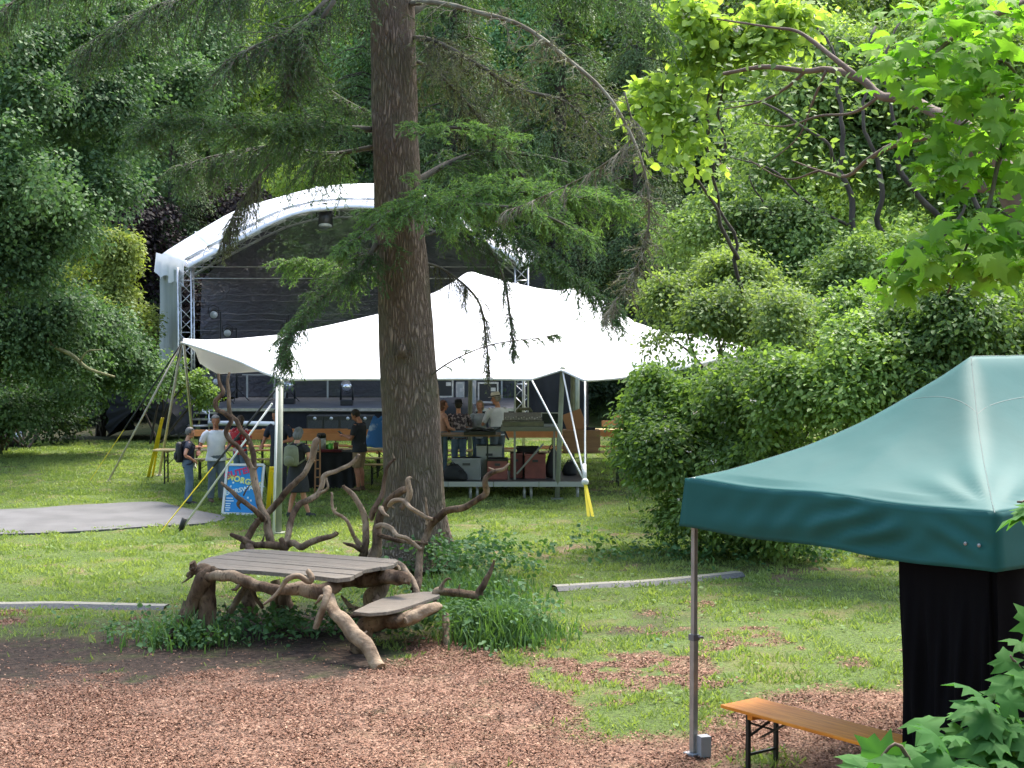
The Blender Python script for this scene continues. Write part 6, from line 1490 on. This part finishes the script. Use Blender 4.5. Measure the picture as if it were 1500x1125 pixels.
MB().tube([(x, tx.y+.15, zc), (x, tx.y+.15, zc+.30)], .10, 16).build('body', alu_d, fl_); MB().tube([(x, tx.y+.15, zc+.30), (x, tx.y+.15, zc+.36), (x, tx.y+.15, zc+.40)], [.105, .105, .08], 16).box((x-.03, tx.y+.04, zc+.35), (.05, .14, .04)).build('pump_top', black_p, fl_); MB().tube([(x, tx.y+.15, zc-.0), (x, tx.y+.15, zc+.05)], .104, 16).build('foot', black_p, fl_)
def cup(x, z, c, label, h=.13, r=.045, D=0.0): 
    X0 = X_(x, tx.y); t = thing('cup', (X0, tx.y+D, z), label, 'cup'); MB().tube([(X0, tx.y+D, z), (X0, tx.y+D, z+h)], [r*.8, r], 14).build('cup_body', c, t); MB().tube([(X0, tx.y+D, z+h), (X0, tx.y+D, z+h+.008)], [r*1.06, r*1.06], 14).build('cup_rim', c, t)
cup(484, zc, mat('green_plastic', (.10, .42, .04), .4), 'bright green beaker on the cloth covered table', .18, .055); cup(491, zc, mat('dark_jar', (.16, .06, .03), .3), 'brown jar beside the green beaker', .19, .055, .1); cup(478, zc, mat('green_dull', (.08, .3, .05), .4), 'smaller green beaker behind the bright one', .14, .045, .22)
rd = thing('red_cloth', (X_(486, tx.y), tx.y, zc), 'dark red folded cloth on the cloth covered table', 'cloth'); MB().box((X_(484, tx.y), tx.y-.02, zc+.03), (.5, .25, .06)).build('fold', cmat('dark_red', (.12, .01, .015)), rd, bevel=.02)
ws = thing('wooden_stand', G(465, 722), 'slim wooden display stand leaning beside the woman with the olive rucksack', 'stand'); q = G(465, 722); wdm = mat('orange_wood', (.40, .20, .09), .5, var=(.3, .14, .06), vscale=4)
for dx in (-.055, .055): MB().bar((q.x+dx, q.y, 0), (q.x+dx*.8, q.y+.12, 1.12), .05, .03).build('post', wdm, ws)
mb = MB()
for k in range(6): mb.box((q.x, q.y+.02*k, .15+.18*k), (.11, .03, .025))
mb.build('rung', wdm, ws)

# ================================================================== pavement sign
sg = G(358, 758); Ds = 8165/(755-476); sign = thing('pavement_sign', (X_(356, Ds), Ds, 0), 'blue pavement sign in a white frame with tilted lettering', 'sign')
wfr = mat('sign_frame', (.72, .72, .72), .4)
# face basis
bl0, br0, tl0, tr0 = P(326, 752, Ds-.02), P(380, 754, Ds-.02), P(333, 681, Ds+.26), P(387, 681, Ds+.26)
ux = (br0-bl0).normalized(); uz = (tl0-bl0); Hs = uz.length; Wd = (br0-bl0).length; uz = uz.normalized(); un = ux.cross(uz).normalized(); uz = un.cross(ux).normalized() if False else uz
fm = Matrix((ux, un, uz)).transposed()
o0 = (bl0+br0+tl0+tr0)/4
MB().box(o0, (Wd*.9, .012, Hs*.95), M=Matrix((ux, uz.cross(ux), uz)).transposed()).build('backing', mat('sign_blue', (.012, .22, .62), .35, var=(.01, .32, .72), vscale=1.6), sign)
fr_ = MB(); 
for a, b2 in ((bl0, br0), (tl0, tr0), (bl0, tl0), (br0, tr0)): fr_.bar(a, b2, .045, .045, up=tuple(un))
fr_.build('frame', wfr, sign, bevel=.006)
for b2, dx in ((bl0, -.02), (br0, .02)): MB().bar(b2, (b2.x-.0, b2.y-.04, 0), .028).build('leg', alu_d, sign)
for a, b2 in ((tl0, bl0), (tr0, br0)): MB().bar(a, (a.x+.05, a.y+.5, 0), .03).build('rear_leg', mat('sign_green', (.03, .06, .04), .6), sign)
def word(txt, cx, cz, size, rot, col, nm='lettering', box=None):
    """letters one by one along a slanted baseline on the sign face (u, v in metres from its centre)"""
    fc = bpy.data.curves.new(nm, 'FONT'); fc.body = txt; fc.size = size; fc.extrude = .003; fc.align_x = 'CENTER'; fc.align_y = 'CENTER'; fc.space_character = 1.05; fc.offset = size*.035
    tmp = bpy.data.objects.new('tmp', fc); COL.objects.link(tmp); bpy.context.view_layer.update()
    me = bpy.data.meshes.new_from_object(tmp.evaluated_get(bpy.context.evaluated_depsgraph_get())); bpy.data.objects.remove(tmp)
    c_, s_ = math.cos(rot), math.sin(rot); nn = -ux.cross(uz).normalized(); nn = nn if nn.y < 0 else -nn
    base_ = o0+ux*cx+uz*cz+nn*.012-Vector(sign.location)
    for v in me.vertices:
        a, b2 = v.co.x*c_-v.co.y*s_, v.co.x*s_+v.co.y*c_; v.co = base_+ux*a+uz*b2+nn*v.co.z
    me.materials.clear(); return link(nm, me, col, sign)
red_l = mat('letter_red', (.62, .03, .13), .5); yel_l = mat('letter_yellow', (.78, .82, .22), .5); wht_l = mat('letter_white', (.70, .85, .9), .5)
word('GUTEN', -.11, Hs*.34, .165, .30, red_l); word('MORGEN', .0, Hs*.17, .145, -.22, yel_l); word('EBERSWALDE', .02, -Hs*.00, .118, .26, wht_l)
mb = MB(); 
for k, (a, b2, w_) in enumerate([(-.24, -.17, .12), (-.24, -.22, .16), (-.26, -.27, .10), (-.26, -.31, .08), (-.26, -.35, .1), (-.26, -.39, .07), (-.05, .13, .04), (-.20, .12, .035), (-.24, .05, .03), (.16, -.2, .03), (.10, -.15, .03)]):
    c = o0+ux*a+uz*b2*Hs/.9; mb.box(c+Vector((0, -.009, 0)), (w_, .006, .018 if w_ > .05 else .035), M=Matrix((ux, uz.cross(ux), uz)).transposed())
mb.build('small_print', wht_l, sign)
# small lamp on the grass far left
lm_ = G(29, 655); q = thing('garden_lamp', lm_, 'small silver lamp head standing on the grass at the far left', 'lamp'); MB().tube([lm_+Vector((0, 0, .02)), lm_+Vector((0, 0, .3)), lm_+Vector((0, 0, .45)), lm_+Vector((0, 0, .52))], [.13, .14, .10, .03], 14).build('housing', alu, q); MB().tube([lm_+Vector((0, 0, 0)), lm_+Vector((0, 0, .03))], .16, 14).build('foot', black_p, q)
lm_ = G(12, 656); q = thing('spotlight', lm_, 'black spotlight lying on the grass beside the silver lamp', 'lamp'); MB().tube([lm_+Vector((-.2, .0, .16)), lm_+Vector((0, 0, .18)), lm_+Vector((.22, -.05, .2))], [.1, .15, .18], 14).build('housing', black_p, q); MB().box(lm_+Vector((0, 0, .02)), (.3, .3, .04)).build('foot', black_p, q)
# ================================================================== maple boughs near the camera
M_maple = leafmat('maple_leaf', (.11, .29, .02), (.24, .44, .04), .55, tcol=(1.15, 1.5, .35), spec=.05, rough=.5, cscale=1.2)
M_maple_g = leafmat('maple_leaf_green', (.03, .15, .025), (.075, .25, .045), .4, tcol=(1.2, 1.5, .5), spec=.04, rough=.55, cscale=1.2)
M_mbark = mat('maple_bark', (.10, .065, .045), .85, var=(.17, .12, .09), vscale=5, bump=.7, bscale=18, stretch=(1, 1, .5))
def leafset(cl_, size, shape, name, m, parent, tilt=.5, droop=.5, per=7, rr=.16):
    """clusters: (x, y, D, count, spread m)"""
    C = []; N_ = []; T = []
    for x, y, D, n, sp_ in cl_:
        c0 = A(x, y, D)
        k = max(1, int(n*(1.3 if D > 7 else 1.15)))
        c = c0+rng.normal(size=(k, 3))*np.array((sp_, sp_*1.2, sp_*.55))
        nn = nrm(np.array((0, -.35, 1.))+rng.normal(size=(k, 3))*tilt); tt = nrm(rdir(k)+(c-c0)*2.5/max(sp_, .05)*.5+np.array((0, -.2, -droop)))
        C.append(c); N_.append(nn); T.append(tt)
    C, N_, T = map(np.concatenate, (C, N_, T)); me = leafmesh(name, C-np.array(wloc(parent)), N_, T, size*(.7+.6*rng.random(len(C))), shape, 1.0)
    return link(name, me, m, parent), C
mt = thing('maple_tree', (3.9, 9.2, 0), 'maple with bright yellow green lobed leaves reaching in from the upper right', 'maple')
MB().tube(cr([(3.9, 9.2, -.1), (3.85, 9.2, 2), (3.95, 9.15, 4), (3.8, 9.1, 6.5), (3.9, 9.2, 8)], 5), np.linspace(.2, .08, 21), 14, noise=.1).build('trunk', M_mbark, mt)
def br(pts, r): return MB().tube(cr([tuple(P(*q)) if len(q) == 3 else tuple(q[:3]) for q in pts], 6), np.linspace(r[0], r[1], (len(pts)-1)*6+1), 9, noise=.1).build('branch', M_twigd if r[0] < .03 else M_mbark, mt)
br([(1660,60,9.2),(1560,100,8.8),(1500,130,8.4),(1478,180,8.2),(1462,240,8.0),(1448,300,7.9),(1425,340,7.9),(1388,430,7.9)], (.022, .006))
br([(1680,-60,9.2),(1560,-20,8.8),(1460,20,8.4),(1390,60,8.2),(1345,110,8.1)], (.03, .006)); br([(1500,130,8.4),(1450,150,8.3),(1400,190,8.2),(1350,230,8.1)], (.012, .004))
br([(1448,300,7.9),(1480,320,7.9),(1500,360,7.8)], (.008, .004)); br([(1425,340,7.9),(1395,340,7.8),(1340,370,7.8),(1310,400,7.8)], (.009, .003)); br([(1500,130,8.4),(1470,90,8.3),(1420,100,8.2)], (.012, .004))
leafset([(1360,40,8.2,24,.16),(1400,20,8.3,30,.18),(1450,50,8.3,34,.18),(1490,20,8.3,30,.18),(1350,95,8.1,18,.12),(1390,110,8.1,30,.15),(1440,130,8.2,34,.16),(1490,110,8.2,30,.16),(1370,160,8.1,20,.12),(1420,190,8.1,26,.14),(1480,190,8.1,26,.15),(1350,215,8.0,12,.09),
         (1400,235,8.0,14,.11),(1450,250,8.0,14,.12),(1500,250,8.0,18,.13),(1365,255,8.0,6,.06),(1420,265,8,6,.07),
         (1400,340,7.8,20,.12),(1440,350,7.8,26,.14),(1480,345,7.8,24,.13),(1500,390,7.8,18,.13),(1420,385,7.8,20,.12),(1460,400,7.8,20,.12),(1355,370,7.8,10,.08),(1320,400,7.8,10,.08),(1310,420,7.8,6,.06),(1380,395,7.8,8,.07)], .115, 'maple', 'foliage', M_maple, mt)
# thick leaning bough of a tree behind, at the right edge
ob = thing('leaning_tree', (6.9, 15.5, 0), 'old tree with a thick bough crossing the right edge of the picture', 'tree')
def br2(pts, r, nm='branch'): return MB().tube(cr([tuple(P(*q)) if len(q) == 3 and q[0] > 20 else tuple(q) for q in pts], 6), np.linspace(r[0], r[1], (len(pts)-1)*6+1), 10, noise=.15).build(nm, M_mbark, ob)
br2([(6.9, 15.5, -.1), (6.6, 15.4, 2.2), (1560,420,15.2),(1500,310,15),(1478,265,15),(1440,225,14.8),(1430,205,14.8)], (.24, .09), 'trunk')
br2([(1470,262,15),(1440,275,14.9),(1400,262,15),(1375,262,15)], (.06, .03)); br2([(1440,225,14.8),(1410,180,15),(1370,165,15.5),(1330,145,16),(1290,140,16.3),(1260,115,16.5),(1215,102,17),(1180,104,17.2),(1120,98,17.5),(1060,108,18)], (.07, .02))
br2([(1260,115,16.5),(1215,80,16.8),(1190,60,17),(1165,45,17.2),(1130,40,17.4),(1050,28,17.8)], (.03, .01)); br2([(1360,200,16),(1310,212,16.5),(1270,235,17),(1240,258,17.3),(1200,250,17.6),(1160,235,18)], (.035, .008)); br2([(1180,104,17.2),(1150,130,17.4),(1110,150,17.6),(1060,160,17.8)], (.02, .006))
br2([(1210,104,17),(1190,150,17.2),(1170,200,17.4),(1130,235,17.6)], (.018, .006)); br2([(1290,140,16.3),(1250,165,16.6),(1200,170,17),(1150,185,17.3),(1100,180,17.6)], (.018, .005)); br2([(1200,250,17.6),(1150,262,17.8),(1090,230,18)], (.014, .005))
leafset([(1080,110,17.8,50,.35),(1130,140,17.5,50,.4),(1180,90,17.2,50,.35),(1220,150,17,40,.35),(1120,200,17.6,50,.4),(1170,230,17.5,50,.4),(1240,250,17.3,40,.35),(1300,130,16.5,40,.35),(1060,170,17.8,40,.35),(1380,250,15.3,30,.3),(1090,240,18,40,.35)], .085, 'oval', 'foliage', M_mid, ob)
# maple sapling at the lower right, close to the camera
ms = thing('maple_sapling', (1.75, 5.6, 0), 'young maple with broad green lobed leaves in the lower right corner', 'maple')
mb = MB(); 
for q in [[(1.75, 5.6, 0), (1.72, 5.6, 1.2), tuple(P(1450,1080,5.5)), tuple(P(1440,1040,5.5))], [(1.75, 5.6, .6), (1.9, 5.6, 1.6), tuple(P(1500,1010,5.7)), tuple(P(1480,960,5.7))], [(1.75, 5.6, .4), (1.6, 5.5, 1.3), tuple(P(1330,1110,5.4)), tuple(P(1280,1118,5.4))], [(1.8, 5.6, .6), (2.2, 5.6, 2), tuple(P(1540,760,5.7)), tuple(P(1490,735,5.7))]]:
    mb.tube(cr(q, 6), np.linspace(.016, .004, 19), 7)
mb.build('stem', M_mbark, ms)
leafset([(1413,1072,5.5,9,.05),(1458,1052,5.5,8,.06),(1488,1082,5.5,10,.07),(1438,1102,5.4,12,.08),(1378,1112,5.4,10,.07),(1338,1127,5.4,10,.06),(1308,1134,5.4,8,.05),(1488,1122,5.4,14,.09),(1528,1072,5.5,12,.08),(1528,1112,5.4,14,.08),(1428,1137,5.3,12,.09),(1508,972,5.7,4,.03),(1478,987,5.7,2,.02),(1533,952,5.7,5,.04),(1528,1002,5.6,3,.03),(1513,742,5.7,3,.025),(1533,757,5.7,4,.03),(1468,1027,5.6,4,.04),(1378,1152,5.3,14,.09),(1278,1152,5.3,8,.06)], .13, 'maple', 'foliage', M_maple_g, ms, tilt=.35, droop=.5)

# ================================================================== unseen trees added behind and beside the viewpoint to darken faces turned towards it
gB = 'unseen trees added to block light at the near edge'
for k, X0, Y0, s, lb in (('beech', -9, -7, 1.0, 'unseen tall tree added behind the viewpoint on the left'), ('broad', 0, -12, 1.1, 'unseen tall tree added directly behind the viewpoint'), ('beech', 9, -7, 1.05, 'unseen tall tree added behind the viewpoint on the right'), ('broad', 14, 6, 1.0, 'tall tree added right of the green canopy, outside the picture'),
                        ('beech', -15, 8, 1.0, 'tall tree added at the left of the mulch, outside the picture'), ('broad', -17, 22, 1.0, 'tall tree added left of the lawn, outside the picture'), ('beech', 5, -18, 1.3, 'unseen very tall tree added far behind the viewpoint'), ('beech', -6, -19, 1.3, 'second unseen tree of great height added far behind the viewpoint')):
    t = plant(k, CX, 10, s, None, lb, group=gB); t.location = (X0, Y0, -.1)
